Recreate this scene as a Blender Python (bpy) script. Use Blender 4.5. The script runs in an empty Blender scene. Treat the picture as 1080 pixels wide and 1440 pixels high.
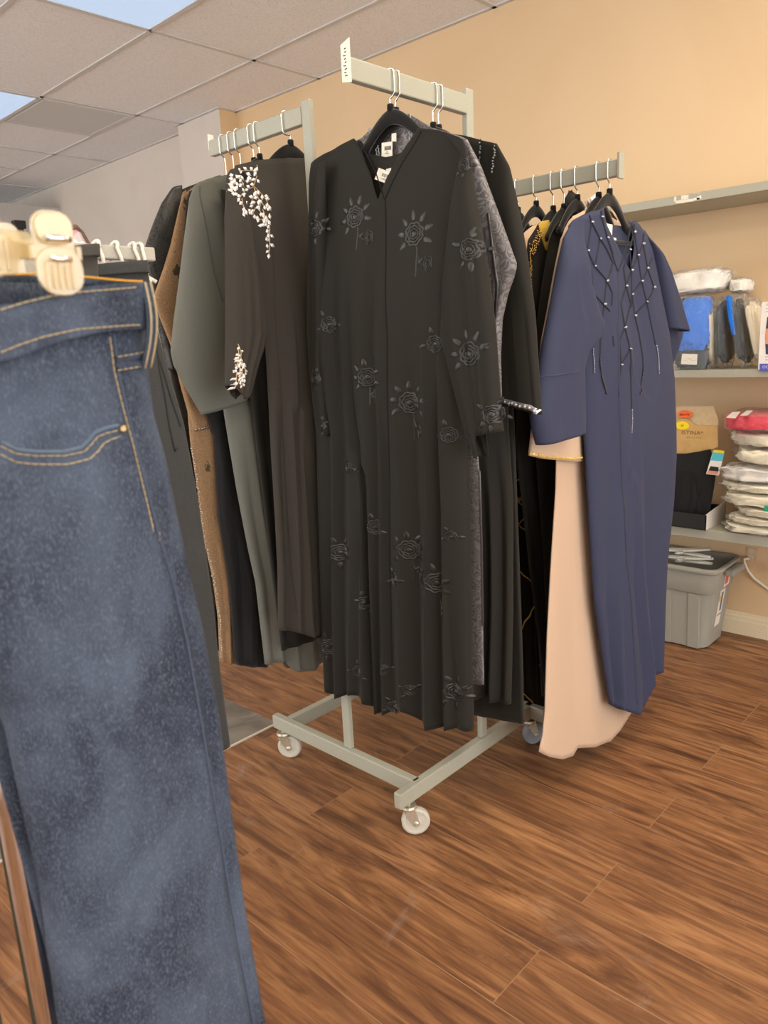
import bpy, bmesh, math, random
from math import sin, cos, pi, sqrt, radians
from mathutils import Vector, Matrix, noise as mnoise

SC = bpy.context.scene
COL = SC.collection
# ------------------------------------------------------------------ camera
F = 1062.87
CAM = Vector((0, 0, 1.32))
PITCH, ROLL, YAW = 0.220388649, -0.050971108, 0.763038891
FW = Vector((cos(PITCH)*cos(YAW), cos(PITCH)*sin(YAW), -sin(PITCH)))
_r = FW.cross(Vector((0, 0, 1))).normalized(); _u = _r.cross(FW)
RT = cos(ROLL)*_r + sin(ROLL)*_u
UP = -sin(ROLL)*_r + cos(ROLL)*_u
def ray(px, py):
    return (px-540)/F*RT - (py-720)/F*UP + FW
def onx(px, py, x):
    d = ray(px, py); return CAM + d*((x-CAM.x)/d.x)
def ony(px, py, y):
    d = ray(px, py); return CAM + d*((y-CAM.y)/d.y)
def onz(px, py, z):
    d = ray(px, py); return CAM + d*((z-CAM.z)/d.z)

cd = bpy.data.cameras.new('camera'); cam = bpy.data.objects.new('camera', cd); COL.objects.link(cam)
m3 = Matrix((RT, UP, -FW)).transposed()
cam.matrix_world = Matrix.Translation(CAM) @ m3.to_4x4()
cd.sensor_fit = 'VERTICAL'; cd.sensor_height = 36; cd.lens = F/1440*36
cd.clip_start = .02
cd.dof.use_dof = True; cd.dof.focus_distance = 2.1; cd.dof.aperture_fstop = cd.lens/3.2
SC.camera = cam

# ------------------------------------------------------------------ materials
def srgb(r, g, b):
    f = lambda c: (c/255/12.92) if c/255 <= .04045 else ((c/255+.055)/1.055)**2.4
    return (f(r), f(g), f(b), 1)
class NT:
    def __init__(s, name):
        s.m = bpy.data.materials.new(name); s.m.use_nodes = True
        s.t = s.m.node_tree; s.b = s.t.nodes['Principled BSDF']; s.out = s.t.nodes['Material Output']
    def n(s, typ, **kw):
        nd = s.t.nodes.new(typ)
        for k, v in kw.items():
            if k.startswith('i_'): nd.inputs[k[2:].replace('_', ' ')].default_value = v
            else: setattr(nd, k, v)
        return nd
    def l(s, a, b): s.t.links.new(a, b)
    def coord(s, scale=(1, 1, 1), rot=(0, 0, 0), kind='Object'):
        tc = s.n('ShaderNodeTexCoord'); mp = s.n('ShaderNodeMapping')
        mp.inputs['Scale'].default_value = scale; mp.inputs['Rotation'].default_value = rot
        s.l(tc.outputs[kind], mp.inputs['Vector']); return mp.outputs['Vector']
    def noise(s, vec, scale, detail=3, rough=.5, dist=0):
        nd = s.n('ShaderNodeTexNoise'); nd.inputs['Scale'].default_value = scale
        nd.inputs['Detail'].default_value = detail; nd.inputs['Roughness'].default_value = rough
        nd.inputs['Distortion'].default_value = dist
        s.l(vec, nd.inputs['Vector']); return nd.outputs['Fac']
    def ramp(s, fac, stops, interp='LINEAR'):
        r = s.n('ShaderNodeValToRGB'); r.color_ramp.interpolation = interp
        el = r.color_ramp.elements
        while len(el) < len(stops): el.new(.5)
        for e, (p, c) in zip(el, stops):
            e.position = p; e.color = c if len(c) == 4 else (*c, 1)
        s.l(fac, r.inputs['Fac']); return r.outputs['Color']
    def mix(s, fac, a, b, mode='MIX'):
        nd = s.n('ShaderNodeMix'); nd.data_type = 'RGBA'; nd.blend_type = mode
        for sock, v in ((nd.inputs[0], fac), (nd.inputs[6], a), (nd.inputs[7], b)):
            if hasattr(v, 'is_linked'): s.l(v, sock)
            elif isinstance(v, (int, float)): sock.default_value = v
            else: sock.default_value = v
        return nd.outputs[2]
    def math(s, op, a, b=0):
        nd = s.n('ShaderNodeMath'); nd.operation = op
        for sock, v in ((nd.inputs[0], a), (nd.inputs[1], b)):
            if hasattr(v, 'is_linked'): s.l(v, sock)
            else: sock.default_value = v
        return nd.outputs[0]
    def bump(s, h, strength=.2, dist=.002):
        nd = s.n('ShaderNodeBump'); nd.inputs['Strength'].default_value = strength
        nd.inputs['Distance'].default_value = dist
        s.l(h, nd.inputs['Height']); s.l(nd.outputs['Normal'], s.b.inputs['Normal'])
    def set(s, **kw):
        for k, v in kw.items():
            k = k.replace('_', ' ')
            sock = s.b.inputs[k]
            if hasattr(v, 'is_linked'): s.l(v, sock)
            else: sock.default_value = v
        return s
MATS = {}
def plain(name, col, rough=.6, metal=0, spec=.5, bump=0, bscale=200, trans=0, var=.06, alpha=1):
    if name in MATS: return MATS[name]
    k = NT(name); v = k.coord()
    n = k.noise(v, bscale, 3)
    lo = tuple(c*(1-var) for c in col[:3])+(1,); hi = tuple(min(1, c*(1+var)) for c in col[:3])+(1,)
    k.set(Base_Color=k.ramp(n, [(.3, lo), (.7, hi)]), Roughness=rough, Metallic=metal)
    k.b.inputs['Specular IOR Level'].default_value = spec
    if trans: k.set(Transmission_Weight=trans, IOR=1.3)
    if bump: k.bump(n, bump, .001)
    MATS[name] = k.m; return k.m
def cloth(name, col, rough=.85, var=.12, bump=.25, sheen=.15, weave=900, blotch=0, streak=False, spec=.2):
    k = NT(name); v = k.coord()
    fine = k.noise(v, weave, 2)
    lo = tuple(c*(1-var) for c in col[:3])+(1,); hi = tuple(c*(1+var) for c in col[:3])+(1,)
    c = k.ramp(fine, [(.3, lo), (.7, hi)])
    if blotch:
        big = k.noise(k.coord((1, 1, .3)) if streak else v, 60 if streak else 12, 4)
        c = k.mix(k.math('MULTIPLY', big, blotch), c, (col[0]*2.2+.02, col[1]*2.2+.02, col[2]*2.2+.02, 1))
    k.set(Base_Color=c, Roughness=rough)
    k.b.inputs['Specular IOR Level'].default_value = spec
    k.b.inputs['Sheen Weight'].default_value = sheen; k.b.inputs['Sheen Roughness'].default_value = .4
    soft = k.noise(k.coord((1, 1, .35)), 14, 3)
    h = k.math('ADD', k.math('MULTIPLY', fine, .15), k.math('MULTIPLY', soft, 3.0))
    k.bump(h, bump, .003)
    MATS[name] = k.m; return k.m
def emit(name, col, strength):
    k = NT(name); v = k.coord(); n = k.noise(v, 160, 2)
    c = k.ramp(n, [(.3, tuple(x*.94 for x in col[:3])+(1,)), (.7, col)])
    k.set(Base_Color=(.25, .25, .25, 1)); k.l(c, k.b.inputs['Emission Color']); k.b.inputs['Emission Strength'].default_value = strength
    MATS[name] = k.m; return k.m

def film(name, tint=(1, 1, 1), gloss=.35, haze=.12):
    k = NT(name); v = k.coord()
    tr = k.n('ShaderNodeBsdfTransparent'); gl = k.n('ShaderNodeBsdfGlossy'); gl.inputs['Roughness'].default_value = .12
    df = k.n('ShaderNodeBsdfDiffuse'); df.inputs['Color'].default_value = (*tint, 1)
    fr = k.n('ShaderNodeLayerWeight'); fr.inputs['Blend'].default_value = .5
    n1 = k.noise(v, 30, 4, .65, 1.2)
    b = k.n('ShaderNodeBump'); b.inputs['Strength'].default_value = 1; b.inputs['Distance'].default_value = .03
    k.l(n1, b.inputs['Height']); k.l(b.outputs['Normal'], gl.inputs['Normal']); pass
    m1 = k.n('ShaderNodeMixShader'); m1.inputs[0].default_value = haze
    k.l(tr.outputs[0], m1.inputs[1]); k.l(df.outputs[0], m1.inputs[2])
    m2 = k.n('ShaderNodeMixShader')
    k.l(k.math('ADD', k.math('MULTIPLY', k.math('POWER', fr.outputs['Facing'], 3.5), .55), gloss*.2), m2.inputs[0])
    k.l(m1.outputs[0], m2.inputs[1]); k.l(gl.outputs[0], m2.inputs[2])
    k.l(m2.outputs[0], k.out.inputs['Surface'])
    MATS[name] = k.m; return k.m

# ------------------------------------------------------------------ object helpers
def tag(o, label=None, cat=None, group=None, kind=None):
    if label: o['label'] = label
    if cat: o['category'] = cat
    if group: o['group'] = group
    if kind: o['kind'] = kind
    return o
def empty(name, loc, label=None, cat=None, group=None):
    o = bpy.data.objects.new(name, None); COL.objects.link(o); o.location = loc
    o.empty_display_size = .05
    return tag(o, label, cat, group)
def origin(o):
    v = Vector((0, 0, 0))
    while o is not None:
        v += o.location; o = o.parent
    return v
def link(name, verts, faces, mat, parent=None, smooth=True, at=None, solid=0, sub=0, bevel=0, label=None, mats=None, fmat=None, soff=-1):
    """mesh from world-space verts; the object's origin goes to `at` (or to its parent's)"""
    base = origin(parent) if parent else Vector((0, 0, 0))
    if at is None: at = base
    at = Vector(at)
    me = bpy.data.meshes.new(name)
    me.from_pydata([tuple(Vector(v)-at) for v in verts], [], faces)
    for m in (mats or [mat]): me.materials.append(m)
    if fmat: me.polygons.foreach_set('material_index', fmat)
    if smooth: me.polygons.foreach_set('use_smooth', [True]*len(me.polygons))
    me.update()
    o = bpy.data.objects.new(name, me); COL.objects.link(o)
    if parent: o.parent = parent
    o.location = at - base
    if bevel:
        b = o.modifiers.new('bevel', 'BEVEL'); b.width = bevel; b.segments = 2; b.limit_method = 'ANGLE'
    if solid:
        s = o.modifiers.new('solid', 'SOLIDIFY'); s.thickness = solid; s.offset = soff
    if sub:
        s = o.modifiers.new('sub', 'SUBSURF'); s.levels = sub; s.render_levels = sub
    if label: o['label'] = label
    return o
class MB:
    """collects world-space geometry for ONE mesh"""
    def __init__(s): s.v = []; s.f = []; s.fm = []
    def add(s, v, f, m=0):
        k = len(s.v); s.v += [Vector(p) for p in v]; s.f += [[i+k for i in q] for q in f]; s.fm += [m]*len(f); return s
    def box(s, x0, x1, y0, y1, z0, z1, m=0):
        v = [(x, y, z) for x in (x0, x1) for y in (y0, y1) for z in (z0, z1)]
        return s.add(v, [(0, 1, 3, 2), (4, 6, 7, 5), (0, 4, 5, 1), (2, 3, 7, 6), (0, 2, 6, 4), (1, 5, 7, 3)], m)
    def obox(s, c, ax, ay, az, m=0):
        c, ax, ay, az = map(Vector, (c, ax, ay, az))
        v = [c+i*ax+j*ay+k*az for i in (-1, 1) for j in (-1, 1) for k in (-1, 1)]
        return s.add(v, [(0, 1, 3, 2), (4, 6, 7, 5), (0, 4, 5, 1), (2, 3, 7, 6), (0, 2, 6, 4), (1, 5, 7, 3)], m)
    def tube(s, pts, r, n=8, m=0, closed=False, cap=True):
        pts = [Vector(p) for p in pts]; N = len(pts)
        rr = r if isinstance(r, (list, tuple)) else [r]*N
        vs = []; fs = []; prev = None
        for i, p in enumerate(pts):
            if closed: t = pts[(i+1) % N]-pts[i-1]
            else: t = pts[min(i+1, N-1)]-pts[max(i-1, 0)]
            if t.length < 1e-9: t = Vector((0, 0, 1))
            t.normalize()
            if prev is None:
                a = Vector((0, 0, 1)) if abs(t.z) < .9 else Vector((1, 0, 0))
                a = (a - t*a.dot(t)).normalized()
            else:
                a = prev - t*prev.dot(t)
                a = a.normalized() if a.length > 1e-6 else prev
            prev = a; b = t.cross(a)
            vs += [p+rr[i]*(cos(2*pi*k/n)*a+sin(2*pi*k/n)*b) for k in range(n)]
        for i in range(N if closed else N-1):
            j = (i+1) % N
            for k in range(n):
                fs.append((i*n+k, i*n+(k+1) % n, j*n+(k+1) % n, j*n+k))
        if not closed and cap:
            fs.append(tuple(range(n-1, -1, -1))); fs.append(tuple((N-1)*n+k for k in range(n)))
        return s.add(vs, fs, m)
    def lathe(s, c, axis, prof, n=24, m=0):
        """prof: list of (r, h) along axis"""
        axis = Vector(axis).normalized(); c = Vector(c)
        a = axis.orthogonal().normalized(); b = axis.cross(a)
        vs = []; fs = []
        for r, h in prof:
            vs += [c+axis*h+r*(cos(2*pi*k/n)*a+sin(2*pi*k/n)*b) for k in range(n)]
        for i in range(len(prof)-1):
            for k in range(n):
                fs.append((i*n+k, i*n+(k+1) % n, (i+1)*n+(k+1) % n, (i+1)*n+k))
        fs.append(tuple(range(n-1, -1, -1))); fs.append(tuple((len(prof)-1)*n+k for k in range(n)))
        return s.add(vs, fs, m)
    def prism(s, poly, n, h0, h1, m=0):
        """poly: list of Vector (planar) extruded along n from h0 to h1"""
        n = Vector(n); N = len(poly)
        vs = [Vector(p)+n*h0 for p in poly]+[Vector(p)+n*h1 for p in poly]
        fs = [tuple(range(N-1, -1, -1)), tuple(range(N, 2*N))]+[(i, (i+1) % N, N+(i+1) % N, N+i) for i in range(N)]
        return s.add(vs, fs, m)
    def link(s, name, mat, parent=None, mats=None, **kw):
        return link(name, s.v, s.f, mat, parent, mats=mats, fmat=s.fm if mats else None, **kw)
_dg = []
def text_into(mb, string, size, o, ex, ey, en, h=.0008, align='CENTER', m=0, depth=.0004, squash=1):
    cu = bpy.data.curves.new('t', 'FONT'); cu.body = string; cu.size = size; cu.align_x = align; cu.align_y = 'CENTER'
    cu.extrude = depth; cu.resolution_u = 2
    ob = bpy.data.objects.new('t', cu); COL.objects.link(ob)
    bpy.context.view_layer.update()
    me = bpy.data.meshes.new_from_object(ob)
    o, ex, ey, en = map(Vector, (o, ex, ey, en))
    mb.add([o+ex*v.co.x*squash+ey*v.co.y+en*(h+v.co.z) for v in me.vertices], [tuple(p.vertices) for p in me.polygons], m)
    bpy.data.objects.remove(ob); bpy.data.curves.remove(cu); bpy.data.meshes.remove(me)

def lerp(a, b, t): return a+(b-a)*t
def interp(tab, x):
    if x <= tab[0][0]: return tab[0][1]
    for (x0, y0), (x1, y1) in zip(tab, tab[1:]):
        if x <= x1: return y0+(y1-y0)*(x-x0)/(x1-x0) if x1 > x0 else y1
    return tab[-1][1]
def sstep(a, b, x):
    t = min(1, max(0, (x-a)/(b-a))); return t*t*(3-2*t)

# ------------------------------------------------------------------ draped cloth
class Cloth:
    """a closed tube of hanging cloth around a vertical plane: outline, depth, folds"""
    def __init__(s, plane, left, right, top, hem, df=.04, db=.02, nf=8, amp=.03, seed=1, back=None, v0=0,
                 valleys=None, fs=.12, grow=1.0, p=2.4, nfb=None, hemw=.0, ampb=None, topd=.45, nu=96, nz=80, drift=.0, bend=None):
        s.bend = bend
        s.ax, s.c0 = plane; s.v0 = v0
        s.eu, s.en = (Vector((1, 0, 0)), Vector((0, -1, 0))) if s.ax == 'y' else (Vector((0, -1, 0)), Vector((-1, 0, 0)))
        U = lambda q: s.uz(*q)
        s.L = sorted((z, u) for u, z in map(U, left)); s.R = sorted((z, u) for u, z in map(U, right))
        s.T = sorted(map(U, top)); s.H = sorted(map(U, hem)); s.B = sorted(map(U, back)) if back else None
        s.df, s.db, s.amp, s.ampb, s.p, s.grow, s.topd = df, db, amp, amp if ampb is None else ampb, p, grow, topd
        s.zr = min(s.L[-1][0], s.R[-1][0]); s.zh = min(h[1] for h in s.H); s.hemw = hemw
        s.nu, s.nz = nu, nz
        rnd = random.Random(seed)
        def auto(n):
            out = []
            for i in range(n):
                t = -1+2*(i+.5+rnd.uniform(-.28, .28))/n
                out.append((t*(.92+rnd.uniform(-.06, .06))+drift, t, max(0, fs+rnd.uniform(-.08, .35)), rnd.uniform(.5, 1)))
            return out
        s.VF = auto(nf)
        if valleys:                                  # measured creases: two points each + strength
            vv = []
            for (a, b, g) in valleys:
                (u0, z0), (u1, z1) = U(a), U(b)
                t0, s0 = s.ts(u0, z0); t1, s1 = s.ts(u1, z1)
                k = (t1-t0)/max(1e-3, s1-s0)
                vv.append((t0-k*s0, t0+k*(1-s0), s0, g))
            s.VF = vv + [w for w in s.VF if all(abs(w[1]-x[1]) > .12 for x in vv)] if nf else vv
        s.VB = auto(nfb if nfb is not None else max(3, nf-2))
    def uz(s, px, py, z=None):
        if z is not None: return py, z          # ('r', u, z): already in metres
        if s.ax == 'y':
            P = ony(px, py, s.c0-s.v0); return P.x, P.z
        P = onx(px, py, s.c0-s.v0); return -P.y, P.z
    def pos(s, u, v, z):
        v += s.v0
        if s.bend: v += s.bend[2]*sstep(s.bend[0], s.bend[1], u)
        return Vector((u, s.c0-v, z)) if s.ax == 'y' else Vector((s.c0-v, -u, z))
    def lr(s, z): return interp(s.L, z), interp(s.R, z)
    def zt(s, t, back=False):
        a, b = s.lr(s.zr); u = lerp(a, b, (t+1)/2)
        return interp(s.B if (back and s.B) else s.T, u)
    def zb(s, t):
        a, b = s.lr(s.zh); return interp(s.H, lerp(a, b, (t+1)/2))
    def ts(s, u, z, back=False):
        a, b = s.lr(z); t = max(-1, min(1, 2*(u-a)/(b-a)-1))
        zt, zb = s.zt(t, back), s.zb(t)
        return t, max(0, min(1, (zt-z)/max(.01, zt-zb)))
    def v(s, t, q, back=False):
        d = (s.db if back else s.df)*lerp(s.topd, 1, sstep(0, .25, q))
        prof = max(0, 1-abs(t)**s.p)**(.5)
        val = d*prof
        VV = s.VB if back else s.VF
        if VV:
            vs = sorted((lerp(a, b, q), s0, g) for a, b, s0, g in VV)
            gmax = 0
            for i, (tv, s0, g) in enumerate(vs):
                lo = vs[i-1][0] if i else -1.05
                hi = vs[i+1][0] if i < len(vs)-1 else 1.05
                w = max(.05, (tv-lo if t < tv else hi-tv)*.8)
                x = abs(t-tv)/w
                if x < 1:
                    gmax = max(gmax, g*sstep(s0, s0+.3, q)*((1-x*x)**2*.55+(1-x)**2*.45))
            amp = (s.ampb if back else s.amp)*(.35+.65*q**s.grow)
            val += amp*(sstep(0, .5, q)*.5*prof - gmax*min(1, prof*1.6))
        return -val if back else val
    def vmax(s, u, z): return s.v(*s.ts(u, z))
    def surf(s, px, py, off=.002, v=None):
        """point of the front surface seen at a pixel"""
        vv = .03
        sv = s.v0
        for _ in range(6):
            s.v0 = sv+vv; u, z = s.uz(px, py); s.v0 = sv
            vv = s.vmax(u, z)
        return u, z
    def at(s, u, z, off=.002): return s.pos(u, s.vmax(u, z)+off, z)
    def build(s, name, mat, parent, label=None, gap=None, solid=.0016):
        nu, nz = s.nu, s.nz; nb = nu//2
        cols = [(-cos(pi*i/nu)*.35+.65*(-1+2*i/nu), False) for i in range(nu+1)]
        cols += [(-(-cos(pi*i/nb)*.35+.65*(-1+2*i/nb)), True) for i in range(1, nb)]
        N = len(cols); V = []
        for j in range(nz+1):
            q = j/nz
            for t, bk in cols:
                z0, z1 = s.zt(t, bk), s.zb(t)
                if bk and abs(t) > .985: z0 = s.zt(t)
                if s.hemw: z1 += s.hemw*sin(t*9+s.c0*40)*(1-abs(t)*.5)
                z = lerp(z0, z1, q); a, b = s.lr(z)
                u = lerp(a, b, (t+1)/2); vv = s.v(t, q, bk)
                V.append(s.pos(u, vv, z))
        Fc = [(j*N+i, (j+1)*N+i, (j+1)*N+(i+1) % N, j*N+(i+1) % N) for j in range(nz) for i in range(N)]
        return link(name, V, Fc, mat, parent, solid=solid, label=label)
    # draped decoration
    def ribbon(s, mb, uzs, w=.002, h=.0015, off=.001, m=0, closed=False):
        pts = [Vector(p) for p in uzs]; N = len(pts); vs = []; fs = []
        for i, p in enumerate(pts):
            if closed: t = pts[(i+1) % N]-pts[i-1]
            else: t = pts[min(i+1, N-1)]-pts[max(i-1, 0)]
            t = t.normalized() if t.length > 1e-9 else Vector((1, 0)); nn = Vector((-t.y, t.x))*w/2
            for q, hh in ((p-nn, -.0008), (p, h), (p+nn, -.0008)):
                vs.append(s.at(q.x, q.y, off+hh))
        for i in range(N if closed else N-1):
            j = (i+1) % N
            fs += [(3*i, 3*i+1, 3*j+1, 3*j), (3*i+1, 3*i+2, 3*j+2, 3*j+1)]
        mb.add(vs, fs, m)
    def leaf(s, mb, u, z, ang, ln, wd, off=.002, h=.002, m=0, n=6):
        d = Vector((cos(ang), sin(ang))); e = Vector((-d.y, d.x)); vs = []; fs = []
        ring = []
        for k in range(n*2):
            a = 2*pi*k/(n*2); x = cos(a); y = sin(a)
            y *= (1-.35*x)
            ring.append(Vector((u, z))+d*(ln/2*(1+x))+e*(wd/2*y))
        vs = [s.at(p.x, p.y, off-.0015) for p in ring]
        c = Vector((u, z))+d*ln*.45
        vs.append(s.at(c.x, c.y, off+h))
        mb.add(vs, [(k, (k+1) % (2*n), 2*n) for k in range(2*n)], m)

def flower(cl, parent, mat, px, py, size=1.0, rot=0, side=None, leaves=8, skip=()):
    size *= 1.22; u, z = cl.surf(px, py); mb = MB(); R0 = .0195*size
    for R, k, w in ((R0, 8, .0042), (R0*.72, 7, .0036), (R0*.46, 6, .003)):
        pts = []
        for i in range(48):
            a = 2*pi*i/48; r = R*(.86+.16*abs(sin(a*k/2)))
            pts.append((u+r*cos(a+rot), z+r*sin(a+rot)))
        cl.ribbon(mb, pts, w*size, .0016, closed=True)
    cl.leaf(mb, u-R0*.3, z, 0, R0*.6, R0*.55, h=.002)
    for i in range(leaves):
        if i in skip: continue
        a = rot+radians(-155+i*(330/8))+pi/2
        a = rot+radians(-70+45+i*40)
        cl.leaf(mb, u+cos(a)*R0*1.18, z+sin(a)*R0*1.18, a, R0*.95, R0*.5)
    if side:
        sx, sz = side
        cx, cz = u+sx*size, z+sz*size
        cl.ribbon(mb, [(u+sx*.2*size, z-R0), (u+sx*.25*size, z-R0*1.7), (u+sx*.6*size, cz-.004), (cx, cz)], .003, .0014)
        cl.ribbon(mb, [(u+sx*.25*size, z-R0*1.2), (u+sx*.15*size, cz-.02*size)], .0035, .0014)
        for R in (.011, .006):
            cl.ribbon(mb, [(cx+R*size*(.7+.3*abs(sin(2.5*b)))*cos(b)*.75, cz+R*size*(.7+.3*abs(sin(2.5*b)))*sin(b)*1.3) for b in [2*pi*i/24 for i in range(24)]], .003, .0018, closed=True)
        cl.leaf(mb, u+sx*.35*size, cz+.002, radians(40), .013*size, .006*size)
    return mb.link('embroidered_flower', mat, parent)

# ------------------------------------------------------------------ palette
STEEL = plain('grey_green_enamel', (.36, .365, .30, 1), .42, 0, .5, .05, 300)
CHROME = plain('chrome', (.72, .72, .74, 1), .12, 1, .5, 0, 40)
HOOKM = plain('hook_wire', (.80, .80, .80, 1), .2, 1)
VELVET = cloth('black_velvet', (.012, .012, .012), .95, sheen=.3, bump=.05)
BLACK = cloth('black_crepe', (.0185, .0175, .0148), .75, bump=.3, sheen=.05)
BLACK2 = cloth('black_crepe_brown', (.019, .018, .015), .8, bump=.25, sheen=.05)
THREAD = plain('black_thread', (.013, .0125, .012, 1), .30, 0, .5, .3, 800)
DARKB = cloth('dark_brown_crepe', (.045, .040, .033), .85, var=.2, bump=.2, sheen=.06)
GREYG = cloth('grey_green_crepe', (.138, .142, .122), .8, var=.12, bump=.25)
NAVY = cloth('navy_crepe', (.043, .050, .092), .75, var=.1, bump=.2, sheen=.03, spec=.12)
PEACH = cloth('peach_satin', (.55, .40, .29), .6, var=.04, bump=.25)
BEIGE = cloth('beige_lining', (.62, .45, .30), .7, var=.04, bump=.2)
GOLD = plain('gold_cord', (.80, .60, .20, 1), .4, .3)
GOLDC = cloth('gold_satin', (.62, .40, .06), .5, var=.25, bump=.6)
SILVER = plain('silver_bead', (.66, .62, .60, 1), .3, .4)
BEAD = plain('black_bead', (.03, .03, .035, 1), .15, 0, .9)
CRYSTAL = plain('clear_crystal', (.5, .53, .62, 1), .08, .5)
CORD = plain('navy_cord', (.007, .008, .018, 1), .6, 0, .4, .5, 900)
PAPER = plain('tag_paper', (.80, .78, .68, 1), .7)
INK = plain('dark_ink', (.04, .04, .04, 1), .7)
VEL2 = cloth('crushed_velvet', (.010, .010, .011), .6, var=.4, bump=.9, sheen=.25, blotch=.05, streak=True)

def jacquard(name, dark, light, scale=26, turns=46, lo=-.3, hi=.5, rough=(.75, .35), patch=0):
    k = NT(name); v = k.coord()
    n = k.noise(v, scale, 1.2, .5, .7)
    f = k.math('SINE', k.math('MULTIPLY', n, turns))
    msk = k.ramp(k.math('ADD', k.math('MULTIPLY', f, .5), .5), [(.5+lo*.5, (0, 0, 0)), (.5+hi*.5, (1, 1, 1))])
    if patch: msk = k.mix(k.ramp(k.noise(v, patch, 3, .6), [(.45, (1, 1, 1)), (.55, (0, 0, 0))]), msk, (0, 0, 0, 1))
    fine = k.noise(v, 700, 2)
    k.set(Base_Color=k.mix(k.math('MULTIPLY', fine, .5), k.mix(msk, dark, light), dark),
          Roughness=k.ramp(msk, [(0, (rough[0],)*3), (1, (rough[1],)*3)]))
    k.bump(f, .12, .001); MATS[name] = k.m; return k.m
PAISLEY = jacquard('grey_paisley_jacquard', (.105, .10, .105, 1), (.22, .21, .215, 1), 30, 60)
BLKJAC = jacquard('black_floral_jacquard', (.026, .026, .023, 1), (.009, .009, .009, 1), 60, 34, -.2, .2, (.45, .8), 16)

def lace(name):
    k = NT(name); v = k.coord()
    base = k.ramp(k.noise(v, 420, 3), [(.3, (.25, .145, .07)), (.7, (.42, .26, .135))])
    vo = k.n('ShaderNodeTexVoronoi'); vo.feature = 'F1'; vo.inputs['Scale'].default_value = 15
    k.l(k.coord((1, 1, .8)), vo.inputs['Vector'])
    n = k.noise(v, 60, 3, .6, 1)
    f = k.math('ADD', vo.outputs['Distance'], k.math('MULTIPLY', n, .5))
    m = k.ramp(f, [(.44, (1, 1, 1)), (.47, (0, 0, 0))])
    ln = k.ramp(k.math('SINE', k.math('MULTIPLY', k.noise(v, 55, 2, .5, .5), 60)), [(.0, (0, 0, 0)), (.9, (.45, .45, .45))])
    base = k.mix(ln, base, (.20, .12, .06, 1))
    k.set(Base_Color=k.mix(m, base, (.060, .048, .02, 1)), Roughness=.75)
    k.bump(k.noise(v, 130, 4, .7, 1.5), .8, .004); MATS[name] = k.m; return k.m
LACE = lace('tan_lace')

def denim(name):
    k = NT(name); v = k.coord()
    tw = k.noise(k.coord((1, 1, .5)), 600, 4, .75)
    sl = k.noise(k.coord((1.6, 1, .16)), 150, 3, .6)
    big = k.noise(k.coord((1, 1, .55)), 11, 4, .55, .4)
    c1 = k.ramp(tw, [(.34, (.006, .008, .018)), (.52, (.019, .027, .050)), (.70, (.12, .145, .18))])
    fade = k.ramp(big, [(.40, (0, 0, 0)), (.66, (1, 1, 1))])
    c2 = k.mix(k.math('MULTIPLY', fade, .50), c1, (.125, .165, .24, 1))
    c3 = k.mix(k.math('MULTIPLY', sl, .18), c2, (.13, .16, .21, 1))
    k.set(Base_Color=c3, Roughness=.85); k.b.inputs['Specular IOR Level'].default_value = .2
    k.bump(tw, .3, .001); MATS[name] = k.m; return k.m
DENIM = denim('blue_denim')
DENIMD = cloth('denim_inside', (.028, .042, .085), .9, var=.4, bump=.3, weave=600)
STITCH = plain('tan_thread', (.46, .37, .21, 1), .7, 0, .3, .4, 900)
ORANGE = plain('orange_thread', (.66, .33, .05, 1), .7, 0, .3, .4, 900)
CHAR = cloth('charcoal_twill', (.040, .042, .042), .8, var=.18, bump=.5, weave=500, blotch=.12)
CHAR2 = cloth('dark_grey_twill', (.062, .060, .054), .85, var=.12, bump=.2)
CLEAR = None
def clear_plastic(name):
    k = NT(name); v = k.coord(); n = k.noise(v, 60, 2)
    tr = k.n('ShaderNodeBsdfTransparent'); tr.inputs['Color'].default_value = (1, .95, .82, 1)
    df = k.n('ShaderNodeBsdfDiffuse'); k.l(k.ramp(n, [(.3, (.84, .74, .52)), (.7, (.90, .82, .62))]), df.inputs['Color'])
    tl = k.n('ShaderNodeBsdfTranslucent'); tl.inputs['Color'].default_value = (.9, .82, .6, 1)
    gl = k.n('ShaderNodeBsdfGlossy'); gl.inputs['Roughness'].default_value = .15
    lw = k.n('ShaderNodeLayerWeight'); lw.inputs['Blend'].default_value = .35
    m0 = k.n('ShaderNodeMixShader'); m0.inputs[0].default_value = .4; k.l(df.outputs[0], m0.inputs[1]); k.l(tl.outputs[0], m0.inputs[2])
    m1 = k.n('ShaderNodeMixShader'); m1.inputs[0].default_value = .40; k.l(tr.outputs[0], m1.inputs[1]); k.l(m0.outputs[0], m1.inputs[2])
    m2 = k.n('ShaderNodeMixShader'); k.l(k.math('ADD', k.math('MULTIPLY', lw.outputs['Facing'], .4), .06), m2.inputs[0])
    k.l(m1.outputs[0], m2.inputs[1]); k.l(gl.outputs[0], m2.inputs[2]); k.l(m2.outputs[0], k.out.inputs['Surface'])
    MATS[name] = k.m; return k.m
CLEAR = clear_plastic('clear_plastic')
FILM = film('poly_bag_film', (.95, .94, .92), .38, .06)
WHITEC = cloth('white_cotton', (.86, .83, .77), .8, var=.03, bump=.5)
CREAMC = cloth('cream_cotton', (.92, .86, .68), .8, var=.04, bump=.6)
BLUEC = cloth('royal_blue_cotton', (.012, .19, .78), .7, var=.1, bump=.7)
NAVYC = cloth('dark_navy_cotton', (.030, .05, .075), .8, var=.15, bump=.6)
REDC = cloth('red_cotton', (.85, .022, .07), .7, var=.1, bump=.7)
SHELFM = plain('shelf_enamel', (.36, .355, .29, 1), .4, 0, .5, .05, 250)
TOTEM = plain('grey_plastic', (.30, .295, .255, 1), .45, 0, .4, .08, 400)
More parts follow.
